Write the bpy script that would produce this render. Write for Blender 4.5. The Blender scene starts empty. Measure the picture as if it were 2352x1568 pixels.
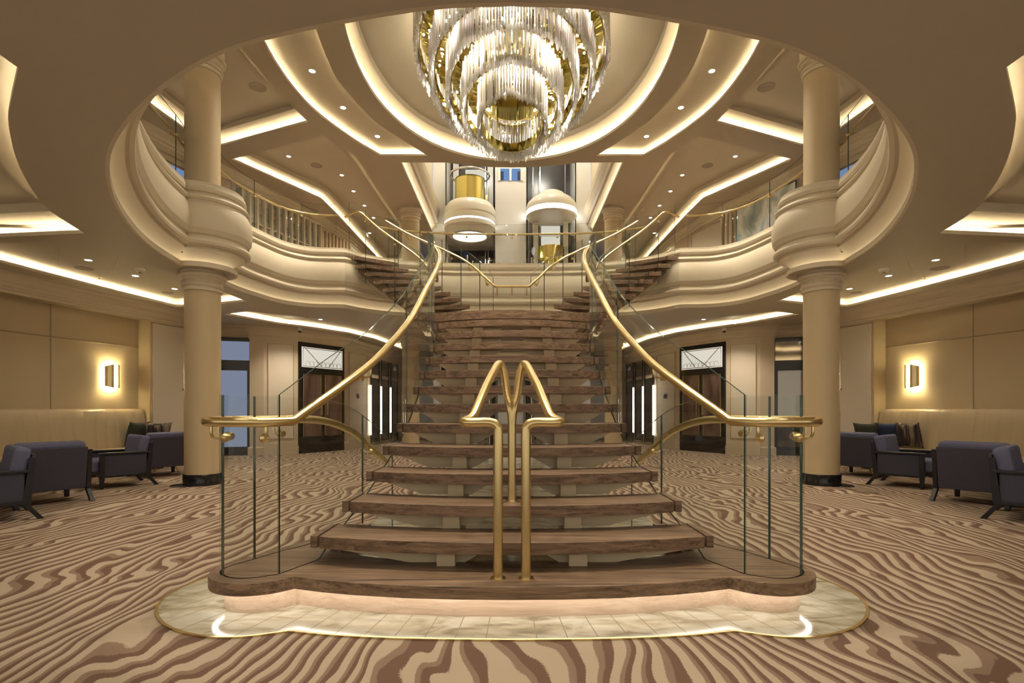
import bpy, bmesh, math, random
from mathutils import Vector, Matrix
from mathutils.geometry import delaunay_2d_cdt
random.seed(7)
PI = math.pi
SC = bpy.context.scene
COL = SC.collection
F, HOR, CX, HC = 1245.0, 940.0, 1176.0, 1.17     # focal length in px, horizon row, centre column, eye height

def at(px, py, z):
    """point at height z seen at pixel px,py (used once, to place things at their measured spots)"""
    y = F*(HC-z)/(py-HOR)
    return ((px-CX)/F*y, y, z)

# ------------------------------------------------------------------ materials
def new_mat(name):
    m = bpy.data.materials.new(name); m.use_nodes = True
    nt = m.node_tree; nt.nodes.clear()
    out = nt.nodes.new('ShaderNodeOutputMaterial')
    return m, nt, out
def N(nt, t, **kw):
    n = nt.nodes.new(t)
    for k, v in kw.items(): setattr(n, k, v)
    return n
def pbr(name, col, rough=.6, metal=0.0, spec=.5, coat=0.0, noise=None, bump=None, aniso=0):
    m, nt, out = new_mat(name)
    p = N(nt, 'ShaderNodeBsdfPrincipled')
    p.inputs['Base Color'].default_value = (*col, 1)
    p.inputs['Roughness'].default_value = rough
    p.inputs['Metallic'].default_value = metal
    p.inputs['Specular IOR Level'].default_value = spec
    p.inputs['Coat Weight'].default_value = coat
    nt.links.new(p.outputs[0], out.inputs[0])
    if noise:
        sc, amt = noise
        tc = N(nt, 'ShaderNodeTexCoord'); no = N(nt, 'ShaderNodeTexNoise')
        no.inputs['Scale'].default_value = sc; no.inputs['Detail'].default_value = 4
        mx = N(nt, 'ShaderNodeMix', data_type='RGBA')
        mx.inputs[6].default_value = (*[c*(1-amt) for c in col], 1); mx.inputs[7].default_value = (*[min(1, c*(1+amt)) for c in col], 1)
        nt.links.new(tc.outputs['Object'], no.inputs['Vector']); nt.links.new(no.outputs[0], mx.inputs[0])
        nt.links.new(mx.outputs[2], p.inputs['Base Color'])
    if bump:
        sc, st = bump
        tc = N(nt, 'ShaderNodeTexCoord'); no = N(nt, 'ShaderNodeTexNoise'); b = N(nt, 'ShaderNodeBump')
        no.inputs['Scale'].default_value = sc; b.inputs['Strength'].default_value = st; b.inputs['Distance'].default_value = .01
        nt.links.new(tc.outputs['Object'], no.inputs['Vector']); nt.links.new(no.outputs[0], b.inputs['Height'])
        nt.links.new(b.outputs[0], p.inputs['Normal'])
    return m
def emis(name, col, st):
    m, nt, out = new_mat(name)
    e = N(nt, 'ShaderNodeEmission'); e.inputs[0].default_value = (*col, 1); e.inputs[1].default_value = st
    nt.links.new(e.outputs[0], out.inputs[0]); return m
def wood(name, dark, light, rough=.42, axis=0, scale=1.0):
    m, nt, out = new_mat(name)
    p = N(nt, 'ShaderNodeBsdfPrincipled'); p.inputs['Roughness'].default_value = rough
    tc = N(nt, 'ShaderNodeTexCoord'); mp = N(nt, 'ShaderNodeMapping')
    s = [26*scale]*3; s[axis] = 1.0*scale; mp.inputs['Scale'].default_value = s
    n1 = N(nt, 'ShaderNodeTexNoise'); n1.inputs['Scale'].default_value = 1.6; n1.inputs['Detail'].default_value = 6; n1.inputs['Distortion'].default_value = .8
    n2 = N(nt, 'ShaderNodeTexNoise'); n2.inputs['Scale'].default_value = 9; n2.inputs['Detail'].default_value = 3
    mx = N(nt, 'ShaderNodeMix', data_type='FLOAT'); mx.inputs[0].default_value = .3
    cr = N(nt, 'ShaderNodeValToRGB')
    cr.color_ramp.elements[0].position = .36; cr.color_ramp.elements[0].color = (*dark, 1)
    cr.color_ramp.elements[1].position = .64; cr.color_ramp.elements[1].color = (*light, 1)
    L = nt.links
    L.new(tc.outputs['Object'], mp.inputs[0]); L.new(mp.outputs[0], n1.inputs['Vector']); L.new(mp.outputs[0], n2.inputs['Vector'])
    L.new(n1.outputs[0], mx.inputs[2]); L.new(n2.outputs[0], mx.inputs[3]); L.new(mx.outputs[0], cr.inputs[0])
    L.new(cr.outputs[0], p.inputs['Base Color']); L.new(p.outputs[0], out.inputs[0])
    return m
def glass(name, tint, refl=1.0, rough=0.0):
    """architectural pane: clear transmission plus a Fresnel reflection, on a slab with real thickness"""
    m, nt, out = new_mat(name)
    t = N(nt, 'ShaderNodeBsdfTransparent'); t.inputs[0].default_value = (*tint, 1)
    g = N(nt, 'ShaderNodeBsdfGlossy'); g.inputs['Roughness'].default_value = rough
    fr = N(nt, 'ShaderNodeFresnel'); fr.inputs[0].default_value = 1.45
    mu = N(nt, 'ShaderNodeMath', operation='MULTIPLY'); mu.inputs[1].default_value = refl
    mx = N(nt, 'ShaderNodeMixShader'); L = nt.links
    ge = N(nt, 'ShaderNodeNewGeometry'); iv = N(nt, 'ShaderNodeMath', operation='SUBTRACT'); iv.inputs[0].default_value = 1.0; L.new(ge.outputs['Backfacing'], iv.inputs[1])
    m3 = N(nt, 'ShaderNodeMath', operation='MULTIPLY'); L.new(fr.outputs[0], mu.inputs[0]); L.new(mu.outputs[0], m3.inputs[0]); L.new(iv.outputs[0], m3.inputs[1]); L.new(m3.outputs[0], mx.inputs[0]); L.new(t.outputs[0], mx.inputs[1]); L.new(g.outputs[0], mx.inputs[2])
    L.new(mx.outputs[0], out.inputs[0]); return m
def crystal_mat(name):
    m, nt, out = new_mat(name); L = nt.links
    t = N(nt, 'ShaderNodeBsdfTransparent'); t.inputs[0].default_value = (.97, .95, .92, 1)
    g = N(nt, 'ShaderNodeBsdfGlossy'); g.inputs['Roughness'].default_value = .08; g.inputs[0].default_value = (1, .97, .92, 1)
    d = N(nt, 'ShaderNodeBsdfTranslucent'); d.inputs[0].default_value = (.97, .93, .86, 1)
    d2 = N(nt, 'ShaderNodeBsdfDiffuse'); d2.inputs[0].default_value = (.95, .92, .86, 1)
    lw = N(nt, 'ShaderNodeLayerWeight'); lw.inputs[0].default_value = .20
    m0 = N(nt, 'ShaderNodeMixShader'); m0.inputs[0].default_value = .6
    m1 = N(nt, 'ShaderNodeMixShader'); m1.inputs[0].default_value = .88
    m2 = N(nt, 'ShaderNodeMixShader')
    L.new(d.outputs[0], m0.inputs[1]); L.new(d2.outputs[0], m0.inputs[2])
    L.new(t.outputs[0], m1.inputs[1]); L.new(m0.outputs[0], m1.inputs[2])
    L.new(lw.outputs['Facing'], m2.inputs[0]); L.new(m1.outputs[0], m2.inputs[1]); L.new(g.outputs[0], m2.inputs[2])
    L.new(m2.outputs[0], out.inputs[0]); return m
def carpet_mat():
    m, nt, out = new_mat('zebra_carpet'); L = nt.links
    p = N(nt, 'ShaderNodeBsdfPrincipled'); p.inputs['Roughness'].default_value = .95; p.inputs['Specular IOR Level'].default_value = .1
    tc = N(nt, 'ShaderNodeTexCoord')
    # a slow warp, then contour lines of a stretched height field
    w = N(nt, 'ShaderNodeTexNoise'); w.inputs['Scale'].default_value = .7; w.inputs['Detail'].default_value = 1
    ws = N(nt, 'ShaderNodeVectorMath', operation='MULTIPLY_ADD'); ws.inputs[1].default_value = (1.25, 1.1, 0)
    mp = N(nt, 'ShaderNodeMapping'); mp.inputs['Scale'].default_value = (1.15, .55, 1); mp.inputs['Location'].default_value = (7.3, 4.9, 0)
    h = N(nt, 'ShaderNodeTexNoise'); h.inputs['Scale'].default_value = 1.0; h.inputs['Detail'].default_value = 2.6; h.inputs['Roughness'].default_value = .5
    sx = N(nt, 'ShaderNodeSeparateXYZ')
    hm = N(nt, 'ShaderNodeMath', operation='MULTIPLY'); hm.inputs[1].default_value = 9.5
    ym = N(nt, 'ShaderNodeMath', operation='MULTIPLY_ADD'); ym.inputs[1].default_value = 8.8
    jn = N(nt, 'ShaderNodeTexNoise'); jn.inputs['Scale'].default_value = 120; jn.inputs['Detail'].default_value = 1
    jm = N(nt, 'ShaderNodeMath', operation='MULTIPLY_ADD'); jm.inputs[1].default_value = .10
    fr = N(nt, 'ShaderNodeMath', operation='FRACT')
    cr = N(nt, 'ShaderNodeValToRGB'); cr.color_ramp.interpolation = 'LINEAR'
    e = cr.color_ramp.elements
    light, mid, dark = (.55, .435, .315, 1), (.31, .21, .148, 1), (.20, .12, .082, 1)
    e[0].position = 0; e[0].color = light; e[1].position = .43; e[1].color = light
    for pos, c in ((.46, mid), (.66, mid), (.69, dark), (.97, dark), (1.0, light)):
        q = e.new(pos); q.color = c
    fn = N(nt, 'ShaderNodeTexNoise'); fn.inputs['Scale'].default_value = 320; fn.inputs['Detail'].default_value = 2
    mx = N(nt, 'ShaderNodeMix', data_type='RGBA', blend_type='MULTIPLY'); mx.inputs[0].default_value = .35
    L.new(tc.outputs['Object'], w.inputs['Vector']); L.new(w.outputs['Color'], ws.inputs[0]); L.new(tc.outputs['Object'], ws.inputs[2])
    L.new(ws.outputs[0], mp.inputs[0]); L.new(mp.outputs[0], h.inputs['Vector']); L.new(h.outputs[0], hm.inputs[0])
    L.new(tc.outputs['Object'], sx.inputs[0]); L.new(sx.outputs['X'], ym.inputs[0]); L.new(hm.outputs[0], ym.inputs[2])
    L.new(tc.outputs['Object'], jn.inputs['Vector']); L.new(jn.outputs[0], jm.inputs[0]); L.new(ym.outputs[0], jm.inputs[2])
    L.new(jm.outputs[0], fr.inputs[0]); L.new(fr.outputs[0], cr.inputs[0])
    L.new(tc.outputs['Object'], fn.inputs['Vector']); L.new(cr.outputs[0], mx.inputs[6]); L.new(fn.outputs[0], mx.inputs[7])
    L.new(mx.outputs[2], p.inputs['Base Color'])
    b = N(nt, 'ShaderNodeBump'); b.inputs['Strength'].default_value = .5; b.inputs['Distance'].default_value = .004
    L.new(fn.outputs[0], b.inputs['Height']); L.new(b.outputs[0], p.inputs['Normal'])
    L.new(p.outputs[0], out.inputs[0]); return m
def marble_mat():
    m, nt, out = new_mat('cream_marble'); L = nt.links
    p = N(nt, 'ShaderNodeBsdfPrincipled'); p.inputs['Roughness'].default_value = .12
    tc = N(nt, 'ShaderNodeTexCoord'); mp = N(nt, 'ShaderNodeMapping'); mp.inputs['Scale'].default_value = (1, 2.6, 1); mp.inputs['Rotation'].default_value = (0, 0, .5)
    n = N(nt, 'ShaderNodeTexNoise'); n.inputs['Scale'].default_value = 3.2; n.inputs['Detail'].default_value = 8; n.inputs['Distortion'].default_value = 1.2
    cr = N(nt, 'ShaderNodeValToRGB'); e = cr.color_ramp.elements
    e[0].position = .3; e[0].color = (.22, .19, .12, 1); e[1].position = .62; e[1].color = (.56, .52, .42, 1)
    q = e.new(.46); q.color = (.44, .39, .28, 1)
    L.new(tc.outputs['Object'], mp.inputs[0]); L.new(mp.outputs[0], n.inputs['Vector']); L.new(n.outputs[0], cr.inputs[0])
    # radiating joints towards the middle of the flight
    sx = N(nt, 'ShaderNodeSeparateXYZ'); L.new(tc.outputs['Object'], sx.inputs[0])
    ay = N(nt, 'ShaderNodeMath', operation='SUBTRACT'); ay.inputs[1].default_value = 7.0; L.new(sx.outputs['Y'], ay.inputs[0])
    at2 = N(nt, 'ShaderNodeMath', operation='ARCTAN2'); L.new(sx.outputs['X'], at2.inputs[0]); L.new(ay.outputs[0], at2.inputs[1])
    k = N(nt, 'ShaderNodeMath', operation='MULTIPLY'); k.inputs[1].default_value = 27.0; L.new(at2.outputs[0], k.inputs[0])
    f = N(nt, 'ShaderNodeMath', operation='FRACT'); L.new(k.outputs[0], f.inputs[0])
    lt = N(nt, 'ShaderNodeMath', operation='LESS_THAN'); lt.inputs[1].default_value = .035; L.new(f.outputs[0], lt.inputs[0])
    mx = N(nt, 'ShaderNodeMix', data_type='RGBA'); mx.inputs[7].default_value = (.27, .22, .14, 1)
    L.new(lt.outputs[0], mx.inputs[0]); L.new(cr.outputs[0], mx.inputs[6])
    L.new(mx.outputs[2], p.inputs['Base Color']); L.new(p.outputs[0], out.inputs[0]); return m
def ramp_noise(name, cols, scale=2.0, stretch=(1, 1, 1), rough=.5, detail=5):
    m, nt, out = new_mat(name); L = nt.links
    p = N(nt, 'ShaderNodeBsdfPrincipled'); p.inputs['Roughness'].default_value = rough
    tc = N(nt, 'ShaderNodeTexCoord'); mp = N(nt, 'ShaderNodeMapping'); mp.inputs['Scale'].default_value = stretch
    n = N(nt, 'ShaderNodeTexNoise'); n.inputs['Scale'].default_value = scale; n.inputs['Detail'].default_value = detail; n.inputs['Distortion'].default_value = .6
    cr = N(nt, 'ShaderNodeValToRGB'); e = cr.color_ramp.elements
    e[0].position = cols[0][0]; e[0].color = (*cols[0][1], 1); e[1].position = cols[-1][0]; e[1].color = (*cols[-1][1], 1)
    for pos, c in cols[1:-1]:
        q = e.new(pos); q.color = (*c, 1)
    L.new(tc.outputs['Object'], mp.inputs[0]); L.new(mp.outputs[0], n.inputs['Vector']); L.new(n.outputs[0], cr.inputs[0])
    L.new(cr.outputs[0], p.inputs['Base Color']); L.new(p.outputs[0], out.inputs[0]); return m

M = {}
M['ceil'] = pbr('ceiling_paint', (.55, .48, .36), .55, noise=(.6, .02))
M['cream'] = pbr('cream_plaster', (.72, .62, .45), .5, noise=(.8, .02))
M['column'] = pbr('column_leather', (.60, .475, .285), .42, noise=(.7, .03))
M['wallp'] = pbr('wall_paint', (.60, .49, .35), .5, noise=(.7, .02))
M['leather'] = pbr('cream_leather', (.50, .39, .24), .4, noise=(1.5, .04), bump=(90, .08))
M['doorw'] = pbr('pale_door', (.66, .57, .45), .5, noise=(1, .02))
M['brass'] = pbr('brushed_brass', (.78, .62, .31), .27, 1.0)
M['gold'] = pbr('polished_gold', (.76, .64, .22), .13, 1.0)
M['chrome'] = pbr('polished_chrome', (.8, .8, .78), .08, 1.0)
M['walnut'] = wood('walnut', (.105, .060, .034), (.34, .22, .135))
M['walnut_pale'] = wood('pale_walnut', (.50, .355, .245), (.66, .50, .37), .5)
M['steel'] = pbr('beige_steel', (.66, .55, .36), .5)
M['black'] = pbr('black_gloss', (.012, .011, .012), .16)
M['blackwood'] = pbr('black_wood', (.010, .010, .014), .35)
M['navy'] = pbr('navy_fabric', (.060, .058, .085), .9, noise=(60, .12), bump=(400, .25))
M['navy_lt'] = pbr('grey_blue_fabric', (.135, .14, .23), .9, noise=(60, .12), bump=(400, .25))
M['glass'] = glass('clear_glass', (.975, .985, .975), 1.0)
M['glass_edge'] = pbr('green_glass_edge', (.055, .10, .078), .05, spec=.8)
M['crystal'] = crystal_mat('cut_crystal')
M['carpet'] = carpet_mat()
M['marble'] = marble_mat()
M['led'] = emis('warm_led', (1.0, .93, .77), 36)
M['led_u'] = emis('warm_led_upper', (1.0, .94, .79), 56)
M['led_f'] = emis('warm_led_fascia', (1.0, .87, .64), 1.8)
M['led_s'] = emis('step_led', (1.0, .93, .82), 6.5)
M['bulb'] = emis('bulb_glow', (1.0, .94, .82), 600)
M['spot'] = emis('downlight_glow', (1.0, .93, .80), 9)
M['lamp'] = emis('sconce_tube', (1.0, .84, .46), 85)
M['white'] = pbr('white_panel', (.74, .72, .67), .25)
M['mirror'] = pbr('dark_mirror', (.30, .27, .23), .06, .9)
M['dark'] = pbr('dark_shaft', (.03, .027, .028), .2)
M['tv'] = pbr('vent_grey', (.33, .27, .20), .6)
M['mauve'] = pbr('white_plastic', (.78, .75, .70), .4)
M['art'] = ramp_noise('painting_surface', [(.3, (.14, .20, .20)), (.42, (.45, .52, .52)), (.5, (.86, .88, .86)), (.6, (.25, .55, .70)), (.7, (.88, .86, .80))], 1.2, (1, 1, .8))
M['pelmet'] = ramp_noise('stone_panel', [(.3, (.06, .035, .03)), (.55, (.20, .12, .10)), (.8, (.35, .24, .2))], 2.5, (1, 1, .3), .1)
M['textile'] = ramp_noise('striped_textile', [(.35, (.012, .012, .018)), (.5, (.045, .035, .03)), (.62, (.25, .19, .13))], 14, (1, 1, .12), .9, 2)
M['olive'] = pbr('olive_fabric', (.035, .038, .026), .9, noise=(30, .2))
M['blue'] = pbr('deep_blue_fabric', (.02, .03, .07), .9)
M['sky'] = emis('dusk_window', (.25, .42, .80), .42)
M['sky2'] = emis('dusk_glow', (.45, .52, .72), .26)
M['room'] = emis('lit_room_beyond', (1.0, .93, .80), .45)
M['strip'] = emis('white_strip_light', (1.0, .95, .86), 4)
M['book'] = ramp_noise('shelf_contents', [(.3, (.12, .14, .14)), (.42, (.35, .44, .46)), (.55, (.50, .48, .42)), (.7, (.68, .70, .66))], 3.0, (1, 1, 2.2), .4)
M['liftcream'] = pbr('cream_enamel', (.80, .76, .64), .25)
M['red'] = pbr('red_label', (.25, .02, .015), .5)

# ------------------------------------------------------------------ mesh helpers
class MB:
    def __init__(s): s.v = []; s.f = []; s.mi = []
    def add(s, vs, fs, mi=0):
        b = len(s.v); s.v += [tuple(p) for p in vs]
        s.f += [tuple(b+i for i in f) for f in fs]; s.mi += [mi]*len(fs)
        return s
    def box(s, c, d, rz=0, mi=0, taper=1.0):
        x, y, z = (k/2 for k in d); vs = []
        for sz in (-1, 1):
            t = taper if sz < 0 else 1
            for sx, sy in ((-1, -1), (1, -1), (1, 1), (-1, 1)):
                px, py = sx*x*t, sy*y*t
                vs.append((c[0]+px*math.cos(rz)-py*math.sin(rz), c[1]+px*math.sin(rz)+py*math.cos(rz), c[2]+sz*z))
        return s.add(vs, [(0, 3, 2, 1), (4, 5, 6, 7), (0, 1, 5, 4), (1, 2, 6, 5), (2, 3, 7, 6), (3, 0, 4, 7)], mi)
    def prism(s, poly, z0, z1, mi=0):
        n = len(poly); area = sum(poly[i][0]*poly[(i+1) % n][1]-poly[(i+1) % n][0]*poly[i][1] for i in range(n))
        if area < 0: poly = poly[::-1]
        vs = [(p[0], p[1], z0) for p in poly]+[(p[0], p[1], z1) for p in poly]
        fs = [tuple(range(n))[::-1], tuple(range(n, 2*n))]+[(i, (i+1) % n, n+(i+1) % n, n+i) for i in range(n)]
        return s.add(vs, fs, mi)
    def xprism(s, poly_uz, origin, du, dn, t, mi=0):
        """extrude an outline in the (u,z) plane by t along dn"""
        n = len(poly_uz); du = Vector(du); dn = Vector(dn); o = Vector(origin); vs = []
        for k in (0, t):
            for u, z in poly_uz: vs.append(o+du*u+Vector((0, 0, z))+dn*k)
        fs = [tuple(range(n))[::-1], tuple(range(n, 2*n))]+[(i, (i+1) % n, n+(i+1) % n, n+i) for i in range(n)]
        return s.add(vs, fs, mi)
    def tube(s, pts, r, n=12, mi=0, closed=False, caps=True):
        pts = [Vector(p) for p in pts]; m = len(pts); rings = []; up = None
        for i, p in enumerate(pts):
            if closed: t = (pts[(i+1) % m]-pts[i-1])
            else: t = pts[min(i+1, m-1)]-pts[max(i-1, 0)]
            t.normalize()
            if up is None:
                a = Vector((0, 0, 1)) if abs(t.z) < .9 else Vector((1, 0, 0)); up = (a-t*a.dot(t)).normalized()
            else: up = (up-t*up.dot(t)).normalized()
            sd = t.cross(up); rr = r[i] if isinstance(r, (list, tuple)) else r
            rings.append([p+(up*math.cos(2*PI*k/n)+sd*math.sin(2*PI*k/n))*rr for k in range(n)])
        vs = [v for g in rings for v in g]; fs = []
        for i in range(m if closed else m-1):
            a = i*n; b = ((i+1) % m)*n
            for k in range(n): fs.append((a+k, a+(k+1) % n, b+(k+1) % n, b+k))
        if caps and not closed: fs += [tuple(range(n))[::-1], tuple(range((m-1)*n, m*n))]
        return s.add(vs, fs, mi)
    def lathe(s, prof, c=(0, 0), n=48, mi=0, a0=0, a1=2*PI, caps=False):
        full = abs(a1-a0-2*PI) < 1e-6; m = len(prof); cols = n if full else n+1; vs = []
        for k in range(cols):
            a = a0+(a1-a0)*k/n
            for r, z in prof: vs.append((c[0]+r*math.cos(a), c[1]+r*math.sin(a), z))
        fs = []
        for k in range(n):
            k2 = (k+1) % cols
            for j in range(m-1): fs.append((k*m+j, k2*m+j, k2*m+j+1, k*m+j+1))
        return s.add(vs, fs, mi)
    def ball(s, c, r, n=12, mi=0):
        prof = [(r*math.sin(PI*j/8), c[2]-r*math.cos(PI*j/8)) for j in range(9)]
        return s.lathe(prof, (c[0], c[1]), n, mi)
    def sweep(s, path, prof, closed=False, mi=0, cap=False):
        """prof is a list of (offset to the left of travel, z)"""
        rows = [offset(path, o, closed) for o, z in prof]; n = len(path); m = len(prof); vs = []
        for i in range(n):
            for j in range(m): vs.append((rows[j][i][0], rows[j][i][1], prof[j][1]))
        fs = []
        for i in range(n if closed else n-1):
            a = i*m; b = ((i+1) % n)*m
            for j in range(m-1): fs.append((a+j, b+j, b+j+1, a+j+1))
        if cap and not closed: fs += [tuple(range(m)), tuple(range((n-1)*m, n*m))]
        return s.add(vs, fs, mi)
    def slab(s, path, z0, z1, t, mi=0, mie=1):
        """upright sheet of thickness t along a 2D path; z0,z1 numbers or lists; its edges take material mie"""
        n = len(path); a = offset(path, t/2); b = offset(path, -t/2); vs = []
        g = lambda z, i: z[i] if isinstance(z, (list, tuple)) else z
        for i in range(n):
            vs += [(a[i][0], a[i][1], g(z0, i)), (a[i][0], a[i][1], g(z1, i)), (b[i][0], b[i][1], g(z1, i)), (b[i][0], b[i][1], g(z0, i))]
        f1 = []; f2 = [(0, 1, 2, 3), tuple(4*(n-1)+k for k in (3, 2, 1, 0))]
        for i in range(n-1):
            o = 4*i
            f1 += [(o, o+4, o+5, o+1), (o+3, o+2, o+6, o+7)]; f2 += [(o+1, o+5, o+6, o+2), (o, o+3, o+7, o+4)]
        b0 = len(s.v); s.v += vs
        for fs, mm in ((f1, mi), (f2, mie)):
            s.f += [tuple(b0+k for k in f) for f in fs]; s.mi += [mm]*len(fs)
        return s
    def build(s, name, mats, parent=None, smooth=None, bevel=0, world=True, kind=None):
        me = bpy.data.meshes.new(name); me.from_pydata(s.v, [], s.f); me.update()
        bm = bmesh.new(); bm.from_mesh(me); bmesh.ops.remove_doubles(bm, verts=bm.verts, dist=1e-5)
        bmesh.ops.recalc_face_normals(bm, faces=bm.faces)
        bm.to_mesh(me); bm.free()
        mats = mats if isinstance(mats, (list, tuple)) else [mats]
        for m in mats: me.materials.append(M[m])
        if len(mats) > 1 and len(me.polygons) == len(s.mi):
            for p, i in zip(me.polygons, s.mi): p.material_index = i
        if smooth:
            me.shade_smooth(); me.set_sharp_from_angle(angle=math.radians(smooth))
        o = bpy.data.objects.new(name, me); COL.objects.link(o)
        if parent:
            o.parent = parent
            if world:
                p = parent; off = Vector((0, 0, 0))
                while p: off += p.location; p = p.parent
                o.location = -off
        if bevel:
            b = o.modifiers.new('bevel', 'BEVEL'); b.width = bevel; b.segments = 2; b.limit_method = 'ANGLE'; b.angle_limit = .6
        if kind: o['kind'] = kind
        return o

def offset(path, d, closed=False):
    n = len(path); out = []
    if abs(d) < 1e-9: return [(p[0], p[1]) for p in path]
    for i in range(n):
        p = Vector(path[i][:2])
        a = Vector(path[i-1][:2]) if (closed or i > 0) else None
        b = Vector(path[(i+1) % n][:2]) if (closed or i < n-1) else None
        n1 = n2 = None
        if a is not None and (p-a).length > 1e-7: t = (p-a).normalized(); n1 = Vector((-t.y, t.x))
        if b is not None and (b-p).length > 1e-7: t = (b-p).normalized(); n2 = Vector((-t.y, t.x))
        if n1 is None: n1 = n2
        if n2 is None: n2 = n1
        m = (n1+n2)
        if m.length < 1e-4: m = n1.copy()
        m.normalize(); k = 1/max(.42, m.dot(n1))
        q = p+m*d*k; out.append((q.x, q.y))
    return out
def cr(pts, sub=6, closed=False):
    """Catmull-Rom through 2D or 3D points"""
    P = [Vector(p) for p in pts]; n = len(P); out = []
    for i in range(n if closed else n-1):
        p1, p2 = P[i], P[(i+1) % n]
        p0 = P[i-1] if (closed or i > 0) else p1*2-p2
        p3 = P[(i+2) % n] if (closed or i < n-2) else p2*2-p1
        for k in range(sub):
            t = k/sub
            out.append(tuple(.5*((2*p1)+(p2-p0)*t+(2*p0-5*p1+4*p2-p3)*t*t+(3*p1-p0-3*p2+p3)*t**3)))
    if not closed: out.append(tuple(P[-1]))
    return out
def mir(pts): return [(-p[0],)+tuple(p[1:]) for p in pts]
def S(pts, s): return mir(pts) if s > 0 else list(pts)   # everything is measured on the left half (s=-1)
def area(p): return sum(p[i][0]*p[(i+1) % len(p)][1]-p[(i+1) % len(p)][0]*p[i][1] for i in range(len(p)))/2
def ccw(p): return p if area(p) > 0 else p[::-1]
def resample(path, step):
    """points every ~step along a polyline of any dimension"""
    P = [Vector(p) for p in path]; L = [0]
    for i in range(1, len(P)): L.append(L[-1]+(P[i]-P[i-1]).length)
    n = max(1, round(L[-1]/step)); out = []; j = 0
    for k in range(n+1):
        d = L[-1]*k/n
        while j < len(P)-2 and L[j+1] < d: j += 1
        t = (d-L[j])/max(1e-9, L[j+1]-L[j]); out.append(tuple(P[j].lerp(P[j+1], t)))
    return out
def plate(name, outer, holes, z, mat, parent=None, kind=None):
    """flat sheet at height z with holes"""
    vs = []; fs = []; ed = []
    for poly in [ccw(outer)]+[ccw(h) for h in holes]:
        b = len(vs); n = len(poly); vs += [Vector((p[0], p[1])) for p in poly]; ed += [(b+i, b+(i+1) % n) for i in range(n)]
    r = delaunay_2d_cdt(vs, ed, [], 0, 1e-6)
    def inside(c, poly):
        k = False; n = len(poly)
        for i in range(n):
            a, b = poly[i], poly[(i+1) % n]
            if (a[1] > c[1]) != (b[1] > c[1]) and c[0] < (b[0]-a[0])*(c[1]-a[1])/(b[1]-a[1])+a[0]: k = not k
        return k
    keep = []
    for f in r[2]:
        c = sum((r[0][i] for i in f), Vector((0, 0)))/len(f)
        if inside(c, outer) and not any(inside(c, h) for h in holes): keep.append(tuple(f))
    mb = MB(); mb.add([(v.x, v.y, z) for v in r[0]], keep)
    return mb.build(name, mat, parent, kind=kind)

def thing(name, label, cat, loc=(0, 0, 0), rotz=0, group=None, kind=None):
    o = bpy.data.objects.new(name, None); COL.objects.link(o); o.empty_display_size = .1
    o.location = loc; o.rotation_euler = (0, 0, rotz); tag(o, label, cat, group, kind); return o
def tag(o, label=None, cat=None, group=None, kind=None):
    if label: o['label'] = label
    if cat: o['category'] = cat
    if group: o['group'] = group
    if kind: o['kind'] = kind
    return o
def struct(o): o['kind'] = 'structure'; return o
def copy_tree(o, parent=None):
    c = o.copy(); COL.objects.link(c); c.parent = parent
    for ch in o.children: copy_tree(ch, c)
    return c
LR = {-1: 'left', 1: 'right'}

M['seam'] = pbr('leather_seam', (.36, .275, .17), .6)
M['gilt'] = pbr('gilt_moulding', (.44, .32, .19), .4)
M['led_h'] = emis('warm_led_hall', (1.0, .93, .78), 12)
EXPO, CHL, EDL, NEAR, UPD = 0.70, 68.0, 46.0, .28, 3.2
# ------------------------------------------------------------------ camera and world
cam = bpy.data.cameras.new('camera'); co = bpy.data.objects.new('camera', cam); COL.objects.link(co)
co.location = (0, 0, HC); co.rotation_euler = (PI/2, 0, 0)
cam.sensor_width = 36; cam.lens = F/2352*36; cam.shift_y = (HOR-784)/2352; cam.clip_end = 200
SC.camera = co
w = bpy.data.worlds.new('world'); SC.world = w; w.use_nodes = True
w.node_tree.nodes['Background'].inputs[0].default_value = (1.0, .90, .76, 1); w.node_tree.nodes['Background'].inputs[1].default_value = .5
SC.view_settings.view_transform = 'Standard'; SC.view_settings.look = 'None'; SC.view_settings.gamma = 1; SC.view_settings.exposure = EXPO
SC.view_settings.use_curve_mapping = False
cy = SC.cycles; cy.use_adaptive_sampling = True; cy.adaptive_threshold = .12; cy.max_bounces = 4; cy.diffuse_bounces = 3; cy.glossy_bounces = 2; cy.transmission_bounces = 4
cy.use_light_tree = False; cy.transparent_max_bounces = 18; cy.caustics_reflective = False; cy.caustics_refractive = False; cy.sample_clamp_indirect = 6

ZL, ZF, ZU = 3.30, 4.53, 7.0      # lower soffit, top of the balcony fascia, upper ceiling

# ------------------------------------------------------------------ lower soffit, atrium opening, fascia
COLX, COLY = 4.85, 8.5
front = cr([(0, 2.836), (-.52, 2.876), (-1.43, 3.10), (-2.0, 3.36), (-2.62, 3.80), (-3.18, 4.30), (-3.60, 4.80), (-4.06, 5.50), (-4.47, 6.33), (-4.76, 7.15), (-4.93, 8.05)], 4)
a0 = math.atan2(8.05-COLY, -4.93+COLX); a1 = math.atan2(.45, -.04)
bump = [(-COLX+.46*math.cos(a), COLY+.46*math.sin(a)) for a in [a0+(a1-a0)*k/22 for k in range(23)]]
mid = cr([(-4.9, 8.95), (-4.93, 9.5), (-4.86, 10.1), (-4.65, 10.87), (-4.22, 11.30), (-3.55, 11.40)], 5)
rear = cr([(-3.50, 11.42), (-3.28, 11.78), (-2.85, 12.15), (-2.2, 12.42), (-1.2, 12.56), (0, 12.60)], 5)
half = front[:-1]+bump+mid[1:]+rear[1:]
whole = half+mir(half[1:-1])[::-1]          # closed, clockwise from the front on the left side
opening = ccw(whole)

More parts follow.
